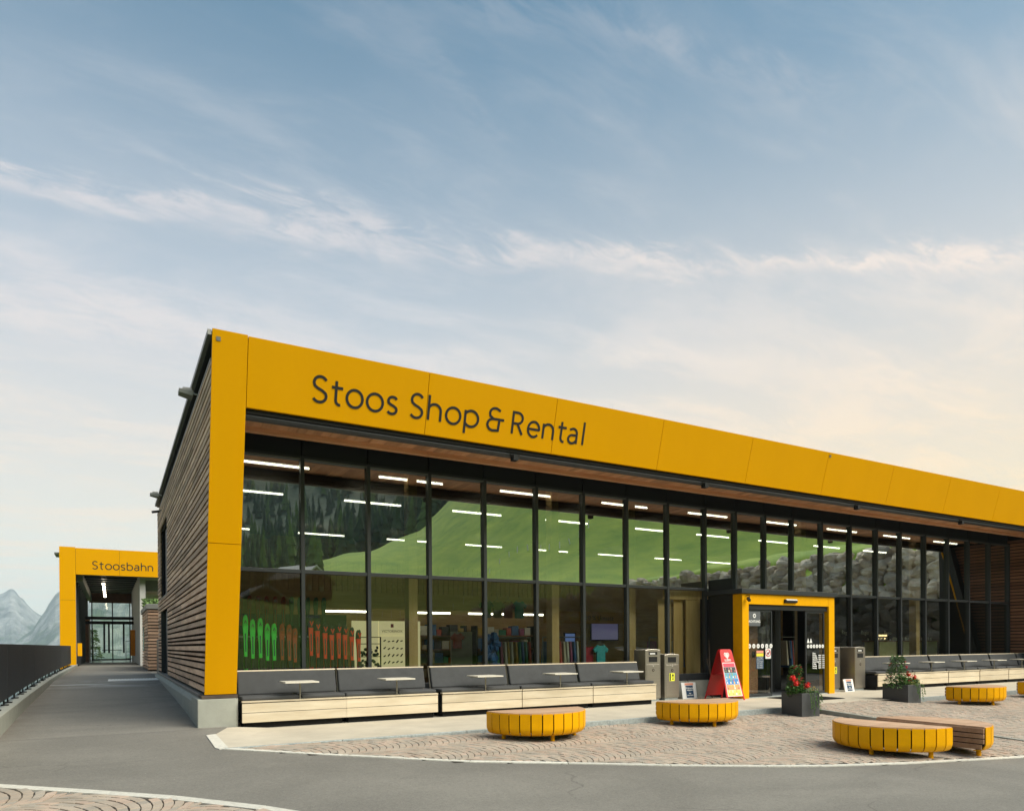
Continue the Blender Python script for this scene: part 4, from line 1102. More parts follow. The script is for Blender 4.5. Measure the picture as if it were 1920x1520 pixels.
o = litter_bin('steel litter bin with a yellow sticker, half hidden behind the right yellow door post', 1.22, True, True); o.location = (17.86, 12.86, 0)
o = litter_bin('tall steel litter bin standing at the start of the right bench row', 1.22, True, False, D=.75); o.location = (18.55, 12.55, 0)

# small notice stands on the floor
M['navy'] = mat('navy_print', (.012, .05, .11), .5); M['salmon'] = mat('salmon_print', (.75, .30, .20), .5)
M['red'] = mat('red_plastic', (.55, .012, .016), .35, var=.06); M['red_dark'] = mat('red_inside', (.42, .010, .012), .4)
def notice(label, hook):
    t = thing('notice_stand', label, 'notice', group='small notice stands on the pavement')
    MB().hexa([(-.24, 0, 0), (.24, 0, 0), (.24, .03, 0), (-.24, .03, 0), (-.24, .07, .40), (.24, .07, .40), (.24, .10, .40), (-.24, .10, .40)]).build('board', 'white', t, bevel=.004)
    def p(x, z, d=.004): return (x, z * .175 - d, z)
    def plate(x0, x1, z0, z1, m_, nm, d): MB().hexa([p(x0, z0, d), p(x1, z0, d), p(x1, z0, d - .002), p(x0, z0, d - .002), p(x0, z1, d), p(x1, z1, d), p(x1, z1, d - .002), p(x0, z1, d - .002)]).build(nm, m_, t)
    plate(-.13, .15, .335, .385, 'salmon', 'header', .004)
    plate(-.11, .13, .03, .325, 'navy', 'poster', .004)
    for tx, z, s_ in (('Welcome', .262, .062), ('Aufgepasst', .215, .046), ('hier', .135, .044), ('ohne Hunde', .09, .04)):
        put_text('print', tx, s_, 'white', t, p(.01, z, .0065), (1, 0, 0), (0, .175, 1), .001, .0015)
    if hook: MB().tube([(-.10, .07, .40), (-.12, .06, .46), (-.08, .06, .50), (-.04, .06, .46), (.0, .06, .41)], .006, 6).build('hook', 'black', t)
    return t
o = notice('small white notice stand with a blue poster on the floor beside the left bins', True); o.location = (12.42, 12.95, 0.0)
o = notice('small white notice stand with a blue poster right of the yellow door frame', False); o.location = (17.82, 12.36, 0); o.scale = (.86, 1, .86)

# ------------------------------------------------------------------ red ice cream board
ab = thing('sandwich_board', 'red folding ice cream board with a colourful price poster standing left of the entrance', 'sign', group=None)
HB = 1.22
def leg_panel(sgn, name, m_):
    mb = MB(); w, w2 = .30, .17
    def q(x, z, d): return (x, sgn * (.34 * (1 - z / HB) + .012 + d), z)
    o_ = [(-w, 0), (-w + .03, 0), (-w + .05, .09), (w - .05, .09), (w - .03, 0), (w, 0), (w2 + .03, HB - .05), (w2 + .005, HB - .012), (w2 - .03, HB), (-w2 + .03, HB), (-w2 - .005, HB - .012), (-w2 - .03, HB - .05)]
    n = len(o_); mb.v += [q(x, z, 0) for x, z in o_] + [q(x, z, .022) for x, z in o_]
    mb.f += [tuple(range(n)), tuple(n + i for i in reversed(range(n)))]; mb.mi += [0, 0]
    for i in range(n):
        j = (i + 1) % n; mb.f.append((i, j, n + j, n + i)); mb.mi.append(0)
    return mb.build(name, m_, ab)
leg_panel(-1, 'front_panel', 'red'); leg_panel(1, 'rear_panel', 'red_dark')
MB().box(-.20, .20, -.19, .19, .60, .612).build('stay', 'red_dark', ab)
def fp(x, z, d): return (x, -(.34 * (1 - z / HB) + .012 + .022 + d), z)
def fplate(x0, x1, z0, z1, m_, nm, d, tp=1.0):
    MB().hexa([fp(x0, z0, d), fp(x1, z0, d), fp(x1, z0, d - .0015), fp(x0, z0, d - .0015), fp(x0 * tp, z1, d), fp(x1 * tp, z1, d), fp(x1 * tp, z1, d - .0015), fp(x0 * tp, z1, d - .0015)]).build(nm, m_, ab)
fplate(-.245, .245, .10, .90, 'white', 'poster_frame', .002, .82)
bands = [(.115, .245, (.80, .62, .16)), (.25, .375, (.78, .34, .12)), (.38, .51, (.04, .22, .55)), (.515, .65, (.10, .33, .50)), (.655, .79, (.035, .035, .05)), (.795, .885, (.62, .05, .10))]
for i, (z0, z1, c) in enumerate(bands):
    wx = .228 * (1 - .18 * ((z0 + z1) / 2 - .1) / .8)
    fplate(-wx, wx, z0, z1, mat('poster_ink', c, .45), 'poster_band', .0042)
    if i < 5:
        for j in range(7):
            x = -wx + .05 + (2 * wx - .1) * (j % 4) / 3 + random.uniform(-.02, .02); z = z0 + .035 + .06 * (j // 4)
            cc = random.choice(((.75, .30, .2), (.8, .72, .5), (.45, .12, .12), (.75, .75, .7), (.2, .35, .15), (.8, .45, .1)))
            h_ = random.uniform(.02, .04); w_ = random.uniform(.010, .024)
            fplate(x - w_, x + w_, z - h_ * .6, z + h_, mat('poster_lolly', cc, .45), 'poster_motif', .0062)
# heart swirl and name
def heart(t_, s_): return (s_ * .062 * 16 * math.sin(t_) ** 3 / 16, s_ * .062 * (13 * math.cos(t_) - 5 * math.cos(2 * t_) - 2 * math.cos(3 * t_) - math.cos(4 * t_)) / 16)
mb = MB()
for s_ in (1.25, .70, .28):
    stroke(mb, [(heart(2 * math.pi * i / 30, s_)[0], 1.075 + heart(2 * math.pi * i / 30, s_)[1]) for i in range(30)] + [(heart(0, s_)[0], 1.075 + heart(0, s_)[1])], .016, .003, lambda u, v_, lay: fp(u, v_, lay))
mb.build('heart_logo', 'white', ab)
put_text('brand_lettering', 'LUSSO', .072, 'white', ab, fp(0, .955, .003), (1, 0, 0), (0, .34 / HB, 1), .002, .002)
ab.location = (12.93, 12.32, 0)

# bare twig leaning by the black side of the porch
br = MB().tube([(13.13, 12.92, 0), (13.10, 12.9, .42), (13.04, 12.9, .62), (13.02, 12.9, 1.0), (13.01, 12.9, 1.45)], [.016, .014, .012, .010, .005], 6)
br.tube([(13.05, 12.9, .60), (12.96, 12.88, .80), (12.93, 12.88, .98)], [.007, .005, .003], 5).tube([(12.955, 12.88, .82), (12.88, 12.88, .90)], [.004, .002], 5).tube([(12.94, 12.88, .93), (13.0, 12.88, 1.0)], [.004, .002], 5)
for i in range(9): br.ball((12.90 + random.uniform(0, .12), 12.88, random.uniform(.75, 1.02)), .012, 5, 3)
tag(br.build('bare_twig', 'bark'), 'bare grey twig leaning against the black side of the entrance porch', 'twig')
# ribbed door mat
dm = MB().box(14.12, 15.52, 10.9, 12.06, .004, .012)
for i in range(28): dm.box(14.14 + i * .049, 14.165 + i * .049, 10.92, 12.04, .0125, .019)
tag(dm.build('door_mat', 'matte_black'), 'black ribbed door mat on the pavement before the entrance', 'mat')
# ------------------------------------------------------------------ entrance porch
vb = thing('entrance_porch', 'yellow framed entrance porch with black sides and sliding glass doors', 'porch', (15.1, 12.8, 0))
YF = 12.20
MB().box(13.425, 13.65, YF, YF + .30, .0, 2.578).build('post', 'yellow_paint', vb, bevel=.004)
MB().box(16.70, 16.93, YF, YF + .30, .0, 2.578).build('post', 'yellow_paint', vb, bevel=.004)
MB().box(13.654, 16.696, YF + .002, YF + .30, 2.327, 2.578).build('lintel', 'yellow_paint', vb, bevel=.004)
MB().box(13.35, 17.0, YF - .06, 13.34, 2.585, 2.70).build('roof_plate', 'anthracite', vb, bevel=.006)
MB().box(13.435, 13.47, YF + .302, 13.342, .0, 2.58).build('side_panel', 'black', vb)
for z in (.75, 1.5, 2.25): MB().box(13.430, 13.4345, YF + .32, 13.33, z, z + .75 - .012).build('cladding_panel', 'black', vb)
MB().box(16.88, 16.915, YF + .302, 13.342, .0, 2.58).build('side_panel', 'black', vb)
MB().box(13.66, 16.69, YF + .05, YF + .16, 2.20, 2.326).build('door_track', 'black', vb)
MB().box(13.66, 16.69, YF + .04, YF + .20, .0, .02).build('threshold', 'galv', vb)
def door(x0, x1, y):
    d = MB().box(x0, x0 + .035, y, y + .04, .02, 2.20).box(x1 - .035, x1, y, y + .04, .02, 2.20).box(x0 + .036, x1 - .036, y, y + .04, .02, .09).box(x0 + .036, x1 - .036, y, y + .04, 2.15, 2.20).build('sliding_door', 'anthracite', vb, bevel=.003)
    MB().quad((x0 + .036, y + .02, .09), (x1 - .036, y + .02, .09), (x1 - .036, y + .0205, 2.15), (x0 + .036, y + .0205, 2.15)).build('pane', 'door_glass', d)
    return d
dl = door(13.66, 14.58, YF + .08); dr = door(15.86, 16.62, YF + .08); dl2 = door(13.70, 14.50, YF + .15)
yd = YF + .075
M['sign_red'] = mat('sign_red', (.55, .03, .03), .5); M['grey_sign'] = mat('grey_sign', (.10, .11, .12), .5)
def sticker(par, x, z, w, h, m_, nm, y=yd): return MB().box(x - w / 2, x + w / 2, y - .002, y, z - h / 2, z + h / 2).build(nm, m_, par)
def dot(par, x, z, r_, m_, nm, y=yd): return MB().tube([(x, y - .002, z), (x, y, z)], r_, 16).build(nm, m_, par)
sticker(dl, 13.93, 1.97, .42, .36, 'grey_sign', 'notice')
dot(dl, 13.93, 2.045, .055, 'white', 'notice_mark', yd - .003); dot(dl, 13.93, 2.045, .025, 'grey_sign', 'notice_mark', yd - .006)
put_text('notice_print', 'ACHTUNG', .085, 'white', dl, (13.93, yd - .004, 1.90), (1, 0, 0), (0, 0, 1), .001, .002)
for i in range(6):
    x = 13.75 + i * .155; dot(dl, x, 1.29, .057, 'white', 'marker_dot'); dot(dl, x, 1.29, .022, 'grey_wall', 'marker_dot', yd - .003)
    x = 15.95 + i * .118; dot(dr, x, 1.27, .050, 'white', 'marker_dot'); dot(dr, x, 1.27, .018, 'grey_wall', 'marker_dot', yd - .003)
for i, c in enumerate(('white', 'navy')):
    MB().prism([(15.95 + i * .11 - .05, yd - .002), (15.95 + i * .11 + .05, yd - .002), (15.95 + i * .11, yd - .001)], 1.36, 1.37).hexa([(15.90 + i * .11, yd - .003, 1.36), (16.0 + i * .11, yd - .003, 1.36), (16.0 + i * .11, yd - .001, 1.36), (15.90 + i * .11, yd - .001, 1.36), (15.945 + i * .11, yd - .003, 1.48), (15.955 + i * .11, yd - .003, 1.48), (15.955 + i * .11, yd - .001, 1.48), (15.945 + i * .11, yd - .001, 1.48)]).build('warning_triangle', 'white', dr)
sticker(dl, 14.12, .95, .26, .46, 'navy', 'poster'); sticker(dl, 14.12, 1.145, .25, .06, 'salmon', 'poster_header', yd - .003)
sticker(dl, 14.12, 1.07, .25, .075, mat('poster_yellow', (.8, .7, .05), .5), 'poster_band', yd - .003)
for i in range(6): put_text('poster_print', random.choice(('Covid Regeln', 'Bitte Maske', 'Abstand 1.5 m', 'max 40 Personen')), .042, 'white', dl, (14.12, yd - .004, 1.0 - i * .05), (1, 0, 0), (0, 0, 1), .001)
sticker(dl, 14.42, 1.10, .20, .26, 'white', 'sign')
stroke_mb = MB(); stroke(stroke_mb, [(.085 * math.cos(2 * math.pi * i / 24), .085 * math.sin(2 * math.pi * i / 24)) for i in range(24)] + [(.085, 0)], .018, .003, lambda u, v_, lay: (14.42 + u, yd - .002 - lay, 1.11 + v_))
stroke(stroke_mb, [(-.06, -.06), (.06, .06)], .016, .0045, lambda u, v_, lay: (14.42 + u, yd - .002 - lay, 1.11 + v_)); stroke_mb.build('ban_ring', 'sign_red', dl)
MB().box(14.38, 14.45, yd - .004, yd - .0025, 1.08, 1.125).box(14.445, 14.475, yd - .004, yd - .0025, 1.11, 1.145).box(14.385, 14.395, yd - .004, yd - .0025, 1.05, 1.08).box(14.435, 14.445, yd - .004, yd - .0025, 1.05, 1.08).build('dog_mark', 'dark_letter', dl)
for i, a_ in enumerate(('Shop', 'Montag', 'Dienstag', 'Mittwoch', 'Donnerstag', 'Freitag', 'Samstag', 'Sonntag')):
    z = 1.08 - i * .055
    put_text('opening_hours', a_, .052 if i else .062, 'white', dr, (16.12, yd - .004, z), (1, 0, 0), (0, 0, 1), .001, .0022, 'LEFT')
    if i: put_text('opening_hours', '08.00 - 17.00', .046, 'white', dr, (16.36, yd - .004, z), (1, 0, 0), (0, 0, 1), .001, .0022, 'LEFT')
# door sensor and spot lamp on the frame
MB().xprism([(YF - .055, 2.40), (YF, 2.385), (YF, 2.475), (YF - .03, 2.475), (YF - .06, 2.44)], 14.93, 15.38).build('door_sensor', 'matte_black', vb)
MB().xprism([(YF - .062, 2.445), (YF - .032, 2.479), (YF - .03, 2.486), (YF - .068, 2.45)], 14.97, 15.38).build('sensor_cover', mat('highlight_grey', (.75, .75, .74), .35, .3), vb)  # the cover's silver highlight is put into its pale grey colour
MB().tube([(13.56, YF + .0, 2.53), (13.56, YF - .10, 2.53), (13.56, YF - .10, 2.46)], .013, 6).bar((13.56, YF - .05, 2.47), (13.50, YF - .16, 2.40), .06, .06).build('porch_spot', 'black', vb)
# inside the porch: wood wall, inner black door, small notices
MB().box(13.48, 16.87, 13.9, 13.95, 0, 2.55).build('inner_wall', 'matte_black', vb)
MB().box(14.72, 15.10, 13.2, 13.24, .02, 2.5).build('wood_panel', 'soffit', vb)
MB().box(15.12, 15.90, 13.3, 13.34, .02, 2.5).build('inner_door', 'black', vb)
MB().box(15.36, 15.62, 13.285, 13.295, 1.33, 1.72).build('notice', 'grey_wall', vb)
MB().box(15.40, 15.58, 13.280, 13.284, 1.42, 1.62).build('notice_print', 'grey_sign', vb)
MB().box(14.88, 14.98, 13.18, 13.19, .98, 1.14).build('switch_plate', 'black', vb)
MB().box(13.48, 16.87, YF + .2, 13.9, -.02, .006).build('porch_floor', 'grey_sign', vb)

# ------------------------------------------------------------------ planters
def planter(label, x, y, z, rz, w, d, h):
    t = thing('planter_box', label, 'planter', group='dark planters beside the raised paving')
    for nm, q in (('board', (0, w, 0, .03)), ('board', (0, w, d - .03, d)), ('board', (0, .03, .0305, d - .0305)), ('board', (w - .03, w, .0305, d - .0305))):
        MB().box(q[0], q[1], q[2], q[3], 0, h).build(nm, 'planter', t, bevel=.005)
    mb = MB(); mb.box(.03, w - .03, .03, d - .03, h - .12, h - .05); mb.build('soil', mat('soil', (.03, .02, .013), .95, var=.3, scale=30), t)
    t.location = (x, y, z); t.rotation_euler = (0, 0, rz); return t
planter('dark square planter with red flowers at the start of the raised paving', 12.02, 9.40, -.15, R(-7), .47, .56, .50)
planter('dark planter with red flowers farther back, before the right bench row', 16.20, 9.75, -.15, R(2), .55, .62, .51)
M['leaf'] = mat('leaf_green', (.045, .125, .022), .5, var=.4, scale=40, c2=(.10, .21, .045)); M['leaf_pale'] = mat('leaf_pale', (.22, .30, .12), .5, var=.3, scale=40); M['leaf_trail'] = mat('leaf_trail', (.09, .20, .03), .55, var=.3, scale=40)
M['petal_red'] = mat('petal_red', (.72, .015, .012), .55, var=.2, scale=60); M['petal_pink'] = mat('petal_pink', (.72, .02, .09), .55, var=.2, scale=60)
M['petal_yellow'] = mat('petal_yellow', (.85, .60, .02), .55, var=.2, scale=60); M['petal_white'] = mat('petal_white', (.80, .80, .74), .6)
def leaf(mb, c, d, L_, w, mi=0):
    d = d.normalized(); sd_ = d.cross(Vector((0, 0, 1)))
    if sd_.length < .05: sd_ = Vector((1, 0, 0))
    sd_.normalize(); nrm = sd_.cross(d).normalized()
    a_, b_, e_ = c, c + d * L_ * .5 + nrm * L_ * .10, c + d * L_ - nrm * L_ * .06
    mb.quad(tuple(a_), tuple(b_ + sd_ * w / 2), tuple(e_), tuple(b_ - sd_ * w / 2), mi)
def rv(z0=-1.0, z1=1.0): return Vector((random.uniform(-1, 1), random.uniform(-1, 1), random.uniform(z0, z1)))
def climber(label, x, y, z, h, rad):
    t = thing('flowering_climber', label, 'plant', (x, y, z), group='red flowering climbers in the planters')
    mb = MB()
    for k_ in range(5):
        a0 = k_ * 1.26; mb.tube([(x + .03 * math.cos(a0), y + .03 * math.sin(a0), z)] + [(x + rad * .5 * math.cos(a0 + i * .9) * (1 - i / 9), y + rad * .5 * math.sin(a0 + i * .9) * (1 - i / 9), z + h * i / 8) for i in range(1, 8)], .005, 4)
    mb.build('stem', 'bark', t)
    mb = MB()
    for i in range(int(4200 * rad)):
        u = random.random() ** 1.35; zz = z + h * u - .02; rr_ = rad * (1 - .62 * u) * math.sqrt(random.random()); a_ = random.uniform(0, 6.283)
        c = Vector((x + rr_ * math.cos(a_), y + rr_ * math.sin(a_), zz)); d = Vector((math.cos(a_), math.sin(a_), random.uniform(-.5, .7)))
        leaf(mb, c, d + rv() * .5, random.uniform(.055, .09), random.uniform(.028, .042))
    mb.build('foliage', 'leaf', t)
    for i in range(15):
        u = random.uniform(.12, .98); rr_ = rad * (1.05 - .6 * u); a_ = random.uniform(math.pi * .8, math.pi * 1.95)
        c = Vector((x + rr_ * math.cos(a_), y + rr_ * math.sin(a_), z + h * u)); mb = MB()
        for q in range(6):
            d = Vector((math.cos(q * 1.047), math.sin(q * 1.047), .35)); leaf(mb, c, d + rv() * .2, .036, .030)
        mb.ball(tuple(c), .012, 5, 3); mb.build('flower', 'petal_pink', t)
def geranium(label, x, y, z, heads):
    t = thing('geranium', label, 'plant', (x, y, z), group='geraniums in the planters')
    mb = MB(); mb.tube([(x, y, z - .04), (x + .01, y, z + .08)], .01, 5)
    for hx, hy, hz in heads: mb.tube([(x, y, z), (x + hx * .6, y + hy * .6, z + hz * .6), (x + hx, y + hy, z + hz)], .004, 4)
    mb.build('stem', 'leaf_trail', t)
    mb = MB()
    for i in range(240): leaf(mb, Vector((x, y, z)) + rv(0, .9) * .16, rv(-.1, 1), random.uniform(.05, .08), random.uniform(.045, .065))
    mb.build('foliage', 'leaf', t)
    for hx, hy, hz in heads:
        mb = MB()
        for i in range(46):
            d = rv(-.5, 1).normalized(); c = Vector((x + hx, y + hy, z + hz)) + d * random.uniform(.035, .068); leaf(mb, c, d + rv() * .8, .032, .030)
        mb.ball((x + hx, y + hy, z + hz), .042, 8, 5, jit=.2); mb.build('flower_head', 'petal_red', t)
def trailing(label, x, y, z, edge_pts, fl):
    t = thing('trailing_plant', label, 'plant', (x, y, z), group='trailing plants in the planters')
    mb, sm = MB(), MB()
    for i in range(130): leaf(mb, Vector((x, y, z)) + Vector((random.uniform(-.13, .16), random.uniform(-.12, .12), random.uniform(-.03, .10))), rv(0, 1), .045, .022, 1 if random.random() < .45 else 0)
    for ex, ey, drop in edge_pts:
        path = [Vector((x, y, z)), Vector(((x + ex) / 2, (y + ey) / 2, z + .06)), Vector((ex, ey, z + .015))] + [Vector((ex + .012 * math.sin(q * 2.1), ey - .02 - .006 * q, z - drop * q / 6)) for q in range(1, 7)]
        sm.tube([tuple(p) for p in path], .004, 4)
        for q in range(len(path) - 1):
            for k_ in range(7):
                c = path[q].lerp(path[q + 1], random.random()); leaf(mb, c, rv(-1, .4) + Vector((0, -.6, 0)), random.uniform(.025, .045), .016)
    mb.build('foliage', ['leaf_trail', 'leaf_pale'], t); sm.build('stem', 'leaf_trail', t)
    for i in range(fl):
        c = Vector((x + random.uniform(-.04, .2), y + random.uniform(-.1, .1), z + random.uniform(.05, .13))); b_ = MB()
        for q in range(5): leaf(b_, c, Vector((math.cos(q * 1.257), math.sin(q * 1.257), .3)), .020, .018)
        b_.ball(tuple(c), .007, 5, 3); b_.build('flower', 'petal_yellow', t)
def alyssum(label, x, y, z, petal):
    t = thing('cushion_flower', label, 'plant', (x, y, z), group='small cushion flowers in the planters')
    mb = MB()
    for i in range(90): leaf(mb, Vector((x, y, z)) + rv(-.2, .8) * .08, rv(0, 1), .035, .012)
    mb.build('foliage', 'leaf_pale', t); mb = MB()
    for i in range(60):
        c = Vector((x, y, z + .03)) + rv(-.1, .7) * .085
        mb.quad(tuple(c + Vector((-.008, 0, 0))), tuple(c + Vector((0, -.008, .003))), tuple(c + Vector((.008, 0, .004))), tuple(c + Vector((0, .008, 0))))
    mb.build('blossom', petal, t)
climber('slender climber with red trumpet flowers rising from the near planter', 12.24, 9.72, .29, .62, .19)
geranium('red geranium on the left edge of the near planter', 12.10, 9.62, .31, [(-.05, -.06, .22), (.16, -.16, .18), (-.03, .02, .32)])
alyssum('white cushion flower in the middle of the near planter', 12.30, 9.50, .33, 'petal_white')
trailing('green trailing plant with yellow flowers hanging over the near planter', 12.40, 9.52, .33, [(12.20, 9.355, .30), (12.27, 9.35, .42), (12.34, 9.34, .26), (12.42, 9.33, .34), (12.47, 9.33, .16)], 16)
climber('broad leafy climber with red trumpet flowers rising from the far planter', 16.36, 10.10, .31, .74, .30)
geranium('red geranium among the pale leaves of the far planter', 16.62, 9.98, .34, [(-.10, -.05, .24), (.04, -.10, .17)])
alyssum('yellow cushion flower along the front of the far planter', 16.42, 9.84, .34, 'petal_yellow')
trailing('green trailing plant hanging over the right of the far planter', 16.62, 9.86, .34, [(16.42, 9.70, .18), (16.5, 9.70, .30), (16.62, 9.70, .33), (16.70, 9.70, .22)], 5)
# ------------------------------------------------------------------ inside the shop
M['tube'] = emit('lamp_tube', (1.0, .94, .78), 5.5)
M['tube_low'] = emit('lamp_tube_low', (1.0, .92, .74), 6.5)
M['room_wood'] = wood('room_wood', (.34, .20, .07), (.48, .30, .12), 'X', .6, .05)
M['post_wood'] = wood('post_wood', (.42, .255, .10), (.55, .36, .16), 'Z', .55, .08)
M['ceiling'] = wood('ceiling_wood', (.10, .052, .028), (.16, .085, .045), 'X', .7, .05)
M['carpet'] = mat('carpet', (.05, .05, .055), .95, var=.2)
room = MB().box(1.62, 28.6, 13.5, 25.0, -.05, .02).build('shop_floor', 'carpet', shop)
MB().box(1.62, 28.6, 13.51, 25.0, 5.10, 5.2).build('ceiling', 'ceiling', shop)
MB().box(1.62, 28.6, 24.6, 24.7, .02, 5.1).build('back_wall', 'room_wood', shop)
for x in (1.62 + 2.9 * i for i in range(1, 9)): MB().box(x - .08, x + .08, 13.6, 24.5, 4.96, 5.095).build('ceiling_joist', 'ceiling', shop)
first = None
for row, xs_ in ((14.22, range(9)), (16.93, range(9)), (22.45, range(8))):
    for i in xs_:
        x = {14.22: 2.0, 16.93: 2.05, 22.45: 2.2}[row] + 2.9 * i
        if first is None:
            t = thing('ceiling_lamp', 'long white lamp tube hanging in rows under the dark shop ceiling', 'lamp', group='lamp tubes under the shop ceiling')
            MB().tube([(0, 0, 0), (1.45, 0, 0)], .023, 10).build('tube', 'tube', t, smooth=True)
            MB().box(0, 1.45, -.02, .02, .034, .06).build('rail', 'grey_metal', t)
            first = t; o = t
        else: o = copy_tree(first)
        o.location = (x, row, 4.9)
        o['label'] = {14.22: 'long white lamp tube in the ceiling row nearest the shop glass', 16.93: 'long white lamp tube in the second ceiling row behind the shop glass', 22.45: 'long white lamp tube in the deepest ceiling row of the shop'}[row]
# gallery with a picket balustrade above a lower back wall
gal = MB().box(3.0, 14.2, 18.5, 18.56, 2.36, 2.80).build('gallery_front', 'room_wood', shop)
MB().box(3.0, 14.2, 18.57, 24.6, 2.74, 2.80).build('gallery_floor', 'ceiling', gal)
me = MB().box(-.045, .045, 18.50, 18.535, 2.805, 3.58).mesh('picket', 'room_wood', (0, 13.35, 0))
g0 = world_loc(gal)
i = 0; x = 3.06
while x < 14.2: link('picket', me, gal, (x - 1.3, 0, 0)); x += .155
MB().box(3.0, 14.2, 18.49, 18.545, 3.585, 3.64).build('handrail', 'room_wood', gal)
MB().box(1.62, 14.2, 21.6, 21.7, .02, 2.73).build('lower_wall', 'room_wood', shop)
ll = None
for x in (5.3, 7.9, 9.9, 11.8, 14.6):
    if ll is None:
        ll = thing('wall_lamp', 'bright lamp tube below the wooden gallery inside the shop', 'lamp', group='lamp tubes below the gallery')
        MB().tube([(0, 0, 0), (1.35, 0, 0)], .026, 8).build('tube', 'tube_low', ll); MB().box(0, 1.35, -.02, .02, .14, .17).build('rail', 'grey_metal', ll); o = ll
    else: o = copy_tree(ll)
    o.location = (x, 20.2, 2.36)
for x in (5.62, 9.25, 11.6, 18.2, 24.1): MB().box(x - .10, x + .10, 14.15, 14.40, .02, 5.09).build('timber_post', 'post_wood', shop)
MB().box(14.3, 24.4, 20.0, 20.1, .02, 3.4).build('inner_partition', 'room_wood', shop)
MB().box(12.55, 14.0, 17.6, 17.7, .02, 3.4).build('inner_partition', 'room_wood', shop)

# skis standing in the window
M['ski_green'] = mat('ski_green', (.05, .72, .08), .35); M['ski_red'] = mat('ski_red', (.88, .035, .012), .35); M['ski_dark'] = mat('ski_dark', (.045, .055, .05), .4); M['ski_orange'] = mat('ski_brown', (.36, .045, .012), .4); M['ski_teal'] = mat('ski_teal', (.012, .11, .075), .4)
def ski_pair(label, colour, L_, group, heart_tip=False):
    t = thing('ski_pair', label, 'skis', group=group)
    W_ = [(0, .032), (.1, .042), (.3, .036), (.5, .029), (.7, .033), (.86, .049), (.94, .046), (.985, .028), (1.0, .008)]
    def blade(y, nm, mats):
        mb = MB(); n = len(W_)
        for d in (0, .014):
            for u, w in W_:
                z = L_ * u; yy_ = y + d - (.05 * max(0, u - .88) / .12 if nm == 'front_ski' else .02 * max(0, u - .88) / .12)
                mb.v += [(-w, yy_, z), (w, yy_, z)]
        for i in range(n - 1):
            mi = 1 if (heart_tip and W_[i][0] >= .86) or W_[i][0] < .3 else 0
            a_ = 2 * i; mb.f.append((a_, a_ + 1, a_ + 3, a_ + 2)); mb.mi.append(mi)
            b_ = a_ + 2 * n; mb.f.append((b_, b_ + 2, b_ + 3, b_ + 1)); mb.mi.append(mi)
            mb.f.append((a_, a_ + 2, b_ + 2, b_)); mb.f.append((a_ + 1, b_ + 1, b_ + 3, a_ + 3)); mb.mi += [mi, mi]
        return mb.build(nm, mats, t)
    blade(0, 'front_ski', [colour, 'ski_dark']); blade(.05, 'rear_ski', [colour, 'ski_dark'])
    MB().box(-.012, .012, -.004, -.001, L_ * .56, L_ * .78).build('stripe', 'ski_dark' if colour != 'ski_green' else 'ski_teal', t)
    if heart_tip:
        mb = MB(); stroke(mb, [(-.032, .085), (0, .0), (.032, .085)], .022, .002, lambda u, v_, lay: (u, -.062 - lay, L_ * .885 + v_)); mb.build('tip_mark', 'ski_red', t)
    else:
        mb = MB(); stroke(mb, [(-.02, .0), (0, .06), (.02, .0)], .012, .002, lambda u, v_, lay: (u, -.008 - lay - .02, L_ * .90 + v_)); mb.build('tip_mark', 'ski_dark', t)
    MB().box(-.035, .035, -.03, -.003, L_ * .30, L_ * .335).build('tag', 'white', t)
    MB().box(-.03, .03, -.07, -.003, L_ * .36, L_ * .50).build('binding', 'matte_black', t)
    MB().box(-.03, .03, -.06, -.003, L_ * .12, L_ * .24).build('binding', 'matte_black', t)
    return t
GX = [(2.247, 1.972), (2.378, 1.891), (2.526, 1.914), (2.65, 1.811), (2.785, 1.812)]
names = ['tallest bright green ski pair, nearest the yellow column in the window', 'bright green ski pair, second from the yellow column', 'bright green ski pair, third from the yellow column', 'bright green ski pair, fourth from the yellow column', 'bright green ski pair beside the brown red skis']
ZS = .36
MB().box(1.75, 4.95, 14.2, 14.7, .02, ZS - .01).build('display_base', 'carpet', shop)
for (x, z), nm in zip(GX, names):
    o = ski_pair(nm, 'ski_green', z - ZS, 'green skis in the shop window'); o.location = (x, 14.3, ZS); o.rotation_euler = (R(-3), 0, random.uniform(-.1, .1))
for (x, z), nm in zip([(2.932, 1.814), (3.076, 1.794), (3.19, 1.721)], ('brown red ski pair right of the green skis', 'brown red ski pair in the middle of three in the first window', 'brown red ski pair next to the first window post')):
    o = ski_pair(nm, 'ski_orange', z - ZS, 'brown red skis in the shop window'); o.location = (x, 14.32, ZS); o.rotation_euler = (R(-3), 0, random.uniform(-.1, .1))
RX = [(3.55, 1.967), (3.684, 1.892), (3.837, 1.839), (3.98, 1.796), (4.125, 1.842), (4.26, 1.799), (4.396, 1.755), (4.55, 1.70)]
rn = ['bright red ski pair with dark heart tip, first in the second window', 'bright red ski pair with dark heart tip, second in the second window', 'bright red ski pair with dark heart tip, third in the second window', 'bright red ski pair with dark heart tip, fourth in the second window',
      'bright red ski pair with dark heart tip, fifth in the second window', 'bright red ski pair with dark heart tip, sixth in the second window', 'bright red ski pair with dark heart tip, seventh in the second window', 'bright red ski pair with dark heart tip, last before the second window post']
for (x, z), nm in zip(RX, rn):
    o = ski_pair(nm, 'ski_red', z - ZS, 'red skis in the shop window', True); o.location = (x, 14.5, ZS); o.rotation_euler = (R(-3), 0, random.uniform(-.1, .1))
for i in range(11):
    c = 'ski_teal' if i > 5 else 'ski_orange'
    o = ski_pair('dim %s ski pair on the upper rack behind the window skis' % ('green' if i > 5 else 'brown'), c, 1.35, 'skis on the upper rack'); o.location = (2.5 + .185 * i, 16.6, 1.15)
MB().box(2.2, 4.9, 16.65, 16.72, .02, 2.1).build('ski_rack', 'ski_dark', shop)

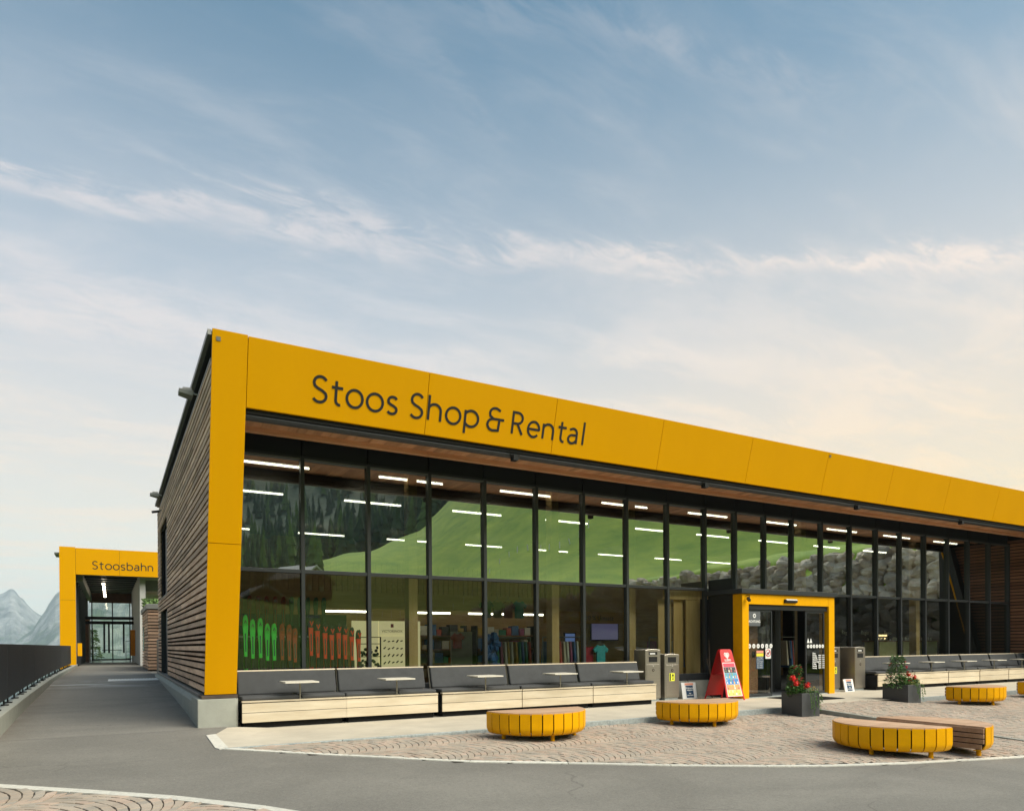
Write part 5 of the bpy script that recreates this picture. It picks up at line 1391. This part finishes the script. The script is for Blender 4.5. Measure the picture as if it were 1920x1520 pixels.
# knife display, racks, poufs, clothes, screens, counters
kd = thing('knife_display', 'pale lit wall display with small dark goods and a brand name', 'display', (6.7, 19, 0))
M['cream_lit'] = mat('cream_board', (.66, .60, .42), .6); cl = M['cream_lit'].node_tree.nodes['Principled BSDF']; cl.inputs['Emission Color'].default_value = (.9, .78, .42, 1); cl.inputs['Emission Strength'].default_value = .32
for x0, x1 in ((5.75, 6.50), (6.51, 7.30), (7.31, 7.75)): MB().box(x0, x1, 19.0, 19.06, .02, 2.05).build('display_panel', 'cream_lit', kd)
MB().box(6.56, 7.25, 18.93, 18.995, .45, 1.62).build('goods_case', 'cream_lit', kd)
put_text('brand_lettering', 'VICTORINOX', .10, 'dark_letter', kd, (6.9, 18.99, 1.76), (1, 0, 0), (0, 0, 1), .002)
MB().box(6.86, 6.94, 18.985, 18.998, 1.87, 1.97).build('emblem', 'sign_red', kd)
mb = MB()
for r_ in range(5):
    for q in range(5):
        x = 6.65 + q * .125; z = 1.48 - r_ * .2; mb.bar((x - .03, 18.92, z - random.uniform(0, .04)), (x + .03, 18.92, z + random.uniform(0, .05)), .02, .03)
mb.build('knives', 'matte_black', kd, kind='stuff')
rk = thing('goods_rack', 'black wire rack of dark goods beside the lit knife display', 'rack', (6.1, 18.6, 0))
for x in (5.80, 6.42): MB().tube([(x, 18.6, .02), (x, 18.6, 1.6)], .02, 6).build('upright', 'matte_black', rk)
for z in (.35, .7, 1.05, 1.4, 1.58): MB().box(5.8, 6.42, 18.59, 18.62, z, z + .02).build('rack_bar', 'matte_black', rk)
mb = MB()
for i in range(60): mb.ball((random.uniform(5.85, 6.38), 18.55, random.choice((.5, .85, 1.2)) + random.uniform(-.1, .12)), .045, 5, 4, jit=.3)
mb.build('goods', 'grey_sign', rk, kind='stuff')
# shelves of boxed goods along the lower wall and rails of coats on the floor
INK = [mat('goods_%d' % i, c, .6) for i, c in enumerate(((.40, .05, .03), (.04, .12, .30), (.45, .40, .30), (.05, .05, .06), (.35, .22, .03), (.03, .20, .12), (.55, .52, .46), (.28, .06, .16)))]
for sx_, nm in ((8.0, 'tall shelf of coloured boxes under the gallery, left of the hanging shirts'), (10.6, 'tall shelf of coloured boxes under the gallery, right of the hanging shirts')):
    t = thing('shelf', nm, 'shelf', (sx_, 21.2, 0), group='shelves of boxes under the gallery')
    for z in (.3, .75, 1.2, 1.65): MB().box(sx_, sx_ + 2.2, 21.0, 21.4, z, z + .03).build('shelf_board', 'slat_dark', t)
    for x in (sx_, sx_ + 2.2): MB().box(x - .02, x + .02, 21.0, 21.42, .02, 2.0).build('upright', 'matte_black', t)
    for z in (.33, .78, 1.23, 1.68):
        x = sx_ + .05
        while x < sx_ + 2.0: w_ = random.uniform(.12, .30); MB().box(x, x + w_, 21.02, 21.3, z, z + random.uniform(.14, .36)).build('goods_box', random.choice(INK), t); x += w_ + .03
for rx, ry, nm in ((8.6, 16.4, 'rail of mixed coats behind the blue jackets'), (9.6, 15.3, 'rail of mixed coats in the fifth window'), (13.9, 16.2, 'rail of mixed coats near the entrance porch'), (18.9, 15.6, 'rail of mixed coats right of the entrance porch')):
    t = thing('clothes_rail', nm, 'clothes rail', (rx, ry, 0), group='rails of coats in the shop')
    for x in (rx, rx + 1.3): MB().tube([(x, ry, .02), (x, ry, 1.55)], .018, 6).build('rail_leg', 'grey_metal', t)
    MB().tube([(rx, ry, 1.55), (rx + 1.3, ry, 1.55)], .018, 6).build('rail_bar', 'grey_metal', t)
    for i in range(11):
        x = rx + .1 + i * .108; d_ = random.uniform(.20, .27); h_ = random.uniform(.62, .95)
        MB().hexa([(x - .04, ry - d_, 1.5 - h_), (x + .04, ry - d_, 1.5 - h_), (x + .04, ry + d_, 1.5 - h_), (x - .04, ry + d_, 1.5 - h_), (x - .025, ry - d_ * .75, 1.44), (x + .025, ry - d_ * .75, 1.44), (x + .025, ry + d_ * .75, 1.44), (x - .025, ry + d_ * .75, 1.44)]).build('coat', random.choice(INK), t, bevel=.015)
M['mustard'] = mat('mustard_fabric', (.42, .20, .015), .8, var=.15, scale=20)
for x, y, nm in ((5.55, 15.6, 'mustard fabric pouf in front of the knife display'), (7.0, 16.2, 'mustard fabric pouf partly behind the timber post')):
    tag(MB().box(x, x + .85, y, y + .6, .4, .78).build('pouf', 'mustard', bevel=.05), nm, 'pouf', 'poufs in the shop')
def shirt(label, c, x, y, z, s=1.0, grp='shirts hanging below the gallery'):
    o_ = [(-.10, .40), (-.06, .37), (.06, .37), (.10, .40), (.25, .27), (.20, .18), (.14, .22), (.14, -.10), (-.14, -.10), (-.14, .22), (-.20, .18), (-.25, .27)]
    t = thing('shirt', label, 'shirt', (x, y, z), group=grp); mb = MB(); n = len(o_)
    mb.v += [(x + u * s, y - .03, z + v_ * s) for u, v_ in o_] + [(x + u * s, y + .03, z + v_ * s) for u, v_ in o_]
    mb.f += [tuple(reversed(range(n))), tuple(n + i for i in range(n))]; mb.mi += [0, 0]
    for i in range(n): j = (i + 1) % n; mb.f.append((i, j, n + j, n + i)); mb.mi.append(0)
    mb.build('cloth', c, t, bevel=.012); MB().tube([(x - .1 * s, y, z + .39 * s), (x, y, z + .45 * s), (x + .1 * s, y, z + .39 * s)], .006, 5).tube([(x, y, z + .45 * s), (x, y, z + .55 * s)], .005, 5).build('hanger', 'grey_metal', t)
def cloth(c): return mat('cloth_%d' % int(c[0] * 99 + c[1] * 990), c, .9, var=.1, scale=12)
shirt('dark green shirt, first of the four hanging below the gallery', cloth((.02, .07, .04)), 9.5, 18.2, 2.25)
shirt('olive shirt, second of the four hanging below the gallery', cloth((.16, .15, .05)), 9.86, 18.2, 2.25)
shirt('brown red shirt, third of the four hanging below the gallery', cloth((.22, .07, .05)), 10.22, 18.2, 2.25)
shirt('sea green shirt, last of the four hanging below the gallery', cloth((.04, .26, .17)), 10.60, 18.2, 2.25, 1.05)
shirt('teal polo shirt on a rack low in the window near the bins', cloth((.03, .30, .34)), 10.84, 14.5, .97, .95, None)
shirt('crimson shirt behind the teal polo shirt', cloth((.30, .012, .03)), 10.56, 14.62, .93, .95, None)
shirt('coral red shirt on a grey board deep in the shop', cloth((.50, .07, .05)), 8.75, 18.6, 1.35, .9, None)
tag(MB().box(8.62, 9.3, 18.75, 18.8, .6, 1.75).build('grey_board', 'grey_wall'), 'plain grey board behind the coral red shirt', 'board')
jk = MB()
for i in range(26): jk.ball((8.05 + random.uniform(-.2, .2), 15.2 + random.uniform(-.1, .1), 1.05 + random.uniform(-.45, .55)), random.uniform(.06, .12), 6, 5, jit=.3)
tag(jk.build('jacket_rack', cloth((.02, .09, .26))), 'blue jackets bunched on a stand in the fourth window', 'jackets')
def screen(label, x, y, z, w, h, c, s):
    t = thing('screen', label, 'screen', (x, y, z)); MB().box(x - w / 2 - .03, x + w / 2 + .03, y, y + .05, z - h / 2 - .03, z + h / 2 + .03).build('screen_case', 'matte_black', t)
    m, tr, p = new_mat('screen_light'); g = nd(tr, 'ShaderNodeTexNoise'); g.inputs['Scale'].default_value = 9; mx = nd(tr, 'ShaderNodeMix', data_type='RGBA'); tr.links.new(g.outputs[0], mx.inputs[0])
    mx.inputs[6].default_value = rgb(tuple(q * .4 for q in c)); mx.inputs[7].default_value = rgb(c); tr.links.new(mx.outputs[2], p.inputs['Emission Color']); p.inputs['Emission Strength'].default_value = s
    MB().box(x - w / 2, x + w / 2, y - .006, y - .001, z - h / 2, z + h / 2).build('screen_panel', m, t)
screen('upper small blue screen on the dark shop desk', 11.95, 17.5, 1.55, .34, .26, (.12, .25, .75), .3)
screen('lower small blue screen on the dark shop desk', 12.0, 17.4, 1.12, .34, .26, (.12, .25, .75), .3)
screen('wide violet screen on the wooden wall near the entrance', 13.25, 17.5, 1.75, 1.0, .5, (.26, .22, .62), .16)
M['lilac'] = mat('lilac_desk', (.46, .42, .50), .4)
dk = thing('info_desk', 'small desk with a pale lilac slanted top behind the glass near the bins', 'desk', (11.95, 14.6, 0))
MB().hexa([(11.45, 14.35, 1.18), (12.55, 14.35, 1.18), (12.35, 14.9, 1.26), (11.6, 14.9, 1.26), (11.45, 14.35, 1.21), (12.55, 14.35, 1.21), (12.35, 14.9, 1.29), (11.6, 14.9, 1.29)]).build('desk_top', 'lilac', dk)
MB().box(11.8, 12.2, 14.5, 14.8, .02, 1.18).build('desk_leg', 'slat_dark', dk)
bn = thing('yellow_banner', 'orange yellow banner with dark writing across the shop wall', 'banner', (12, 17.3, 2.2))
MB().box(10.9, 14.1, 17.3, 17.33, 1.98, 2.34).build('cloth', 'mustard', bn)
put_text('lettering', '10 % Umsatz', .2, 'dark_letter', bn, (12.9, 17.295, 2.15), (1, 0, 0), (0, 0, 1), .002)
MB().box(12.93, 13.42, 13.62, 13.66, .56, 2.72).build('lobby_panel', 'post_wood', shop)
MB().box(12.60, 12.925, 13.72, 13.76, .56, 2.72).build('lobby_panel', 'post_wood', shop)
MB().box(12.15, 13.40, 13.60, 13.64, 2.50, 2.715).build('lobby_panel', 'post_wood', shop)
MB().box(12.15, 12.595, 13.80, 13.84, .56, 2.5).build('lobby_panel', 'post_wood', shop)
ct = thing('counter', 'long pale yellow counter behind the right windows', 'counter', (26, 16, 0))
M['pale_yellow'] = mat('pale_yellow_front', (.80, .72, .36), .6, var=.08, scale=8)
for x0, x1 in ((24.8, 25.85), (26.3, 27.35), (27.85, 28.55)): MB().box(x0, x1, 16.0, 16.6, .02, 1.38).build('counter_front', 'pale_yellow', ct)
MB().box(24.7, 28.6, 15.98, 16.65, 1.385, 1.42).build('counter_top', 'slat_dark', ct)
gb = MB()
for i in range(46): x = 24.8 + random.uniform(0, 3.7); yy_ = 16.2 + random.uniform(-.1, .3); gb.tube([(x, yy_, 1.42), (x, yy_, 1.42 + random.uniform(.06, .15))], .03, 6)
tag(gb.build('glasses', 'white', kind='stuff'), 'glasses and cups standing on the pale yellow counter', 'glasses')
for x in (24.9, 26.1, 27.6): put_text('wall_lettering', 'Regio', .22, 'white', shop, (x, 17.45, 1.75), (1, 0, 0), (0, 0, 1), .002)
MB().box(23.5, 28.55, 17.5, 17.6, .02, 3.2).build('bar_wall', 'black', shop)
sh = thing('bar_shelf', 'small warmly lit shelf with bottles behind the right window', 'shelf', (27.3, 17.3, 1.2))
for z in (1.15, 1.42): MB().box(27.0, 27.65, 17.2, 17.48, z, z + .03).build('shelf_board', 'slat_dark', sh)
sw = emit('shelf_glow', (1, .72, .35), 1.3)
for i in range(3):
    for z in (1.47, 1.60): MB().box(27.03 + i * .2, 27.17 + i * .2, 17.46, 17.49, z, z + .07).build('glow_panel', sw, sh)
mb = MB()
for i in range(9): mb.tube([(27.05 + i * .07, 17.3, 1.18), (27.05 + i * .07, 17.3, 1.18 + random.uniform(.1, .2))], .022, 6)
mb.build('bottles', 'petal_yellow', sh, kind='stuff')

# ------------------------------------------------------------------ what stands across the square and shows in the glass
M['boulder'] = mat('boulder', (.40, .32, .23), .9, var=.3, scale=1.4, bump=1.0, bscale=5, c2=(.74, .66, .52), pvar=.25, detail=8)
M['boulder_dark'] = mat('boulder_dark', (.27, .23, .18), .9, var=.3, scale=1.4, bump=1.0, bscale=5, c2=(.52, .47, .38), detail=8); M['boulder_pale'] = mat('boulder_pale', (.50, .43, .32), .9, var=.3, scale=1.4, bump=1.0, bscale=5, c2=(.80, .73, .60), detail=8)
protos = []
for i in range(9):
    mb = MB(); mb.ball((0, 0, 0), .72, 13, 9, jit=.0, sq=(1.0, random.uniform(.9, 1.35), random.uniform(.68, .95))); 
    for q in range(len(mb.v)):
        p_ = Vector(mb.v[q]); f_ = 1 + .42 * mnoise.noise(p_ * 1.5 + Vector((i * 7.1, 0, 0))) + .22 * mnoise.noise(p_ * 4.1 + Vector((i * 3.3, 5, 0))); mb.v[q] = tuple(p_ * f_)
    protos.append(mb.mesh('boulder', 'boulder', smooth=False))
bw = thing('boulder_wall', 'retaining wall of big rough boulders across the square, mirrored in the shop glass', 'wall', (41, 0, -.5))
spots = []; y = 22.0
while y > -52:
    hgt = wall_h(y); z = -.35; x0 = wall_x(y)
    while z < hgt - .3:
        s_ = random.uniform(.55, 1.0); spots.append((x0 + .30 * z + random.uniform(-.2, .2), y + random.uniform(-.3, .3), z + .85, s_, s_ * random.uniform(.85, 1.1), random.uniform(-.4, .4), random.uniform(-.4, .4), random.uniform(0, 6.28))); z += .80 * s_
    y -= .86
spots.sort(key=lambda q: (q[0] - 0) ** 2 + (q[1] - 26.7) ** 2)
rest = MB()
for i, (x, y, z, s_, sz, ra, rb, rc) in enumerate(spots):
    me = random.choice(protos)
    if i < 300:
        o = link('boulder', me, bw, (x - 41, y, z + .5)); o.rotation_euler = (ra, rb, rc); o.scale = (s_, s_, sz)
    else:
        from mathutils import Euler
        mt = Matrix.Translation((x, y, z)) @ Euler((ra, rb, rc)).to_matrix().to_4x4() @ Matrix.Diagonal((s_, s_, sz, 1)); n0 = len(rest.v)
        rest.v += [tuple(mt @ v_.co) for v_ in me.vertices]; mi_ = i % 3
        for p_ in me.polygons: rest.f.append(tuple(n0 + q for q in p_.vertices)); rest.mi.append(mi_)
rest.build('boulders', ['boulder', 'boulder_dark', 'boulder_pale'], bw, kind='stuff')
# grassy bank above and between the boulders
mb = MB(); ny = 60
for i in range(ny + 1):
    y = 24 - 78 * i / ny
    for dx_, dz_ in ((.6, -wall_h(y) - .4), (wall_h(y) * .3 + .9, -.75), (wall_h(y) * .3 + 2.2, -.1), (6.5, .9), (14, 2.6)): mb.v.append((wall_x(y) + dx_, y, wall_h(y) + dz_ + random.uniform(-.1, .1)))
for i in range(ny):
    for j in range(4): q = i * 5 + j; mb.f.append((q, q + 1, q + 6, q + 5)); mb.mi.append(0)
mb.build('grass_bank', 'grass', kind='structure')
# posts of the pasture fence running up the meadow
pf = thing('pasture_fence', 'row of thin pale posts running up the green meadow, mirrored in the upper panes', 'fence', (30, -30, 0))
for i in range(46):
    ph = 17 + i * .78; rho = 118 + 1.5 * i + 8 * math.sin(i * .5); x, y = rho * math.sin(R(ph)), 26.7 - rho * math.cos(R(ph)); z = terrain(x, y)
    MB().box(x - .07, x + .07, y - .07, y + .07, z - .3, z + 1.35).build('post', 'white', pf)
# forest on the mountainside behind the meadow: spruces and paler broadleaf trees
fo = MB(); rf = random.Random(11)
def spruce(mb, x, y, z, h, mi):
    n = 7; b0_ = len(mb.v)
    for k_ in range(4):
        zz = z + h * (.08 + .22 * k_); r_ = h * .17 * (1 - k_ * .22); top_ = zz + h * .34
        i0 = len(mb.v); mb.v.append((x, y, top_))
        for q in range(n): a_ = 6.283 * q / n + k_; rr_ = r_ * rf.uniform(.7, 1.2); mb.v.append((x + rr_ * math.cos(a_), y + rr_ * math.sin(a_), zz - rf.uniform(0, h * .05)))
        for q in range(n): mb.f.append((i0, i0 + 1 + q, i0 + 1 + (q + 1) % n)); mb.mi.append(mi)
for i in range(2600):
    ph = rf.uniform(-30, 40); rho = 266 + 560 * rf.random() ** 1.4; x, y = rho * math.sin(R(ph)), 26.7 - rho * math.cos(R(ph))
    if ph > 26 and rho < 300: continue
    spruce(fo, x, y, terrain(x, y) - 1, rf.uniform(11, 21), 0 if rf.random() < .75 else 1)
for i in range(260):
    ph = rf.uniform(-14, 15); rho = rf.uniform(130, 265)
    if ph > 7 and rho < 175: continue
    x, y = rho * math.sin(R(ph)), 26.7 - rho * math.cos(R(ph)); spruce(fo, x, y, terrain(x, y) - .5, rf.uniform(8, 15), 0 if rf.random() < .5 else 1)
fo.build('forest', ['forest', 'forest_light'], kind='stuff')
def chalet(label, ph, rho, w, d, h, rz, dz_):
    x, y = rho * math.sin(R(ph)), 26.7 - rho * math.cos(R(ph)); z = terrain(x, y) - .4 + dz_
    t = thing('chalet', label, 'house', group='chalets across the square')
    MB().box(-w / 2, w / 2, -d / 2, d / 2, 0, h).hexa([(-w / 2, -d / 2, h), (w / 2, -d / 2, h), (w / 2, d / 2, h), (-w / 2, d / 2, h), (-.02, -d / 2, h + w * .27), (.02, -d / 2, h + w * .27), (.02, d / 2, h + w * .27), (-.02, d / 2, h + w * .27)]).build('wall', mat('chalet_timber', (.16, .075, .045), .8, var=.2, scale=3), t)
    for s_ in (-1, 1): MB().bar((s_ * (w / 2 + .7), 0, h - .45), (0, 0, h + w * .27 + .12), .22, d + 1.4, up=(0, 1, 0)).hexa([(s_ * (w / 2 + .7), d / 2 + .6, h - .5), (s_ * (w / 2 + .7), d / 2 + .75, h - .5), (0, d / 2 + .75, h + w * .27), (0, d / 2 + .6, h + w * .27), (s_ * (w / 2 + .7), d / 2 + .6, h - .2), (s_ * (w / 2 + .7), d / 2 + .75, h - .2), (0, d / 2 + .75, h + w * .27 + .35), (0, d / 2 + .6, h + w * .27 + .35)]).build('roof', 'grey_wall', t)
    for wx in (-w * .25, w * .1): MB().box(wx, wx + .9, d / 2 + .003, d / 2 + .05, h * .5, h * .5 + 1.0).build('window', 'white', t)
    t.location = (x, y, z); t.rotation_euler = (0, 0, rz)
chalet('brown timber chalet with a white edged roof mirrored in the first window', 9.5, 122, 7.0, 8, 2.2, R(-8), -2.0)
chalet('brown timber chalet farther off mirrored beside the first window post', 12.9, 150, 9, 9, 4.4, R(-35), -1.0)
lp = thing('street_lamp', 'white curved street lamp across the square mirrored in the second window', 'lamp')
MB().tube([(0, 0, 0), (0, 0, 3.2), (.25, 0, 4.4), (.45, 0, 4.7)], [.06, .05, .04, .035], 8).build('pole', 'white', lp)
MB().box(.1, .95, -.16, .16, 4.68, 4.84).build('lamp_head', 'white', lp)
lp.location = (11.3, -21, terrain(11.3, -21) + .2)
# spruce seen through the glass end of the station
sp = thing('spruce_tree', 'single green spruce beyond the glass end wall of the station hall', 'tree', (-1.1, 66, -6))
MB().tube([(-1.35, 66, -7), (-1.3, 66, 2.9)], [.16, .02], 7).build('trunk', 'bark', sp)
mb = MB()
for i in range(1500):
    u = random.random(); zz = -3.6 + 6.4 * u; L_ = (1 - u) * 1.75 + .08; a_ = random.uniform(0, 6.283); rr_ = L_ * random.uniform(.2, 1)
    c = Vector((-1.3 + rr_ * math.cos(a_), 66 + rr_ * math.sin(a_), zz - rr_ * .28 + .12 * math.sin(u * 60))); leaf(mb, c, Vector((math.cos(a_), math.sin(a_), -.35)) + rv() * .3, .30, .10)
mb.build('crown', mat('spruce_needles', (.035, .075, .03), .8, var=.4, scale=3), sp)
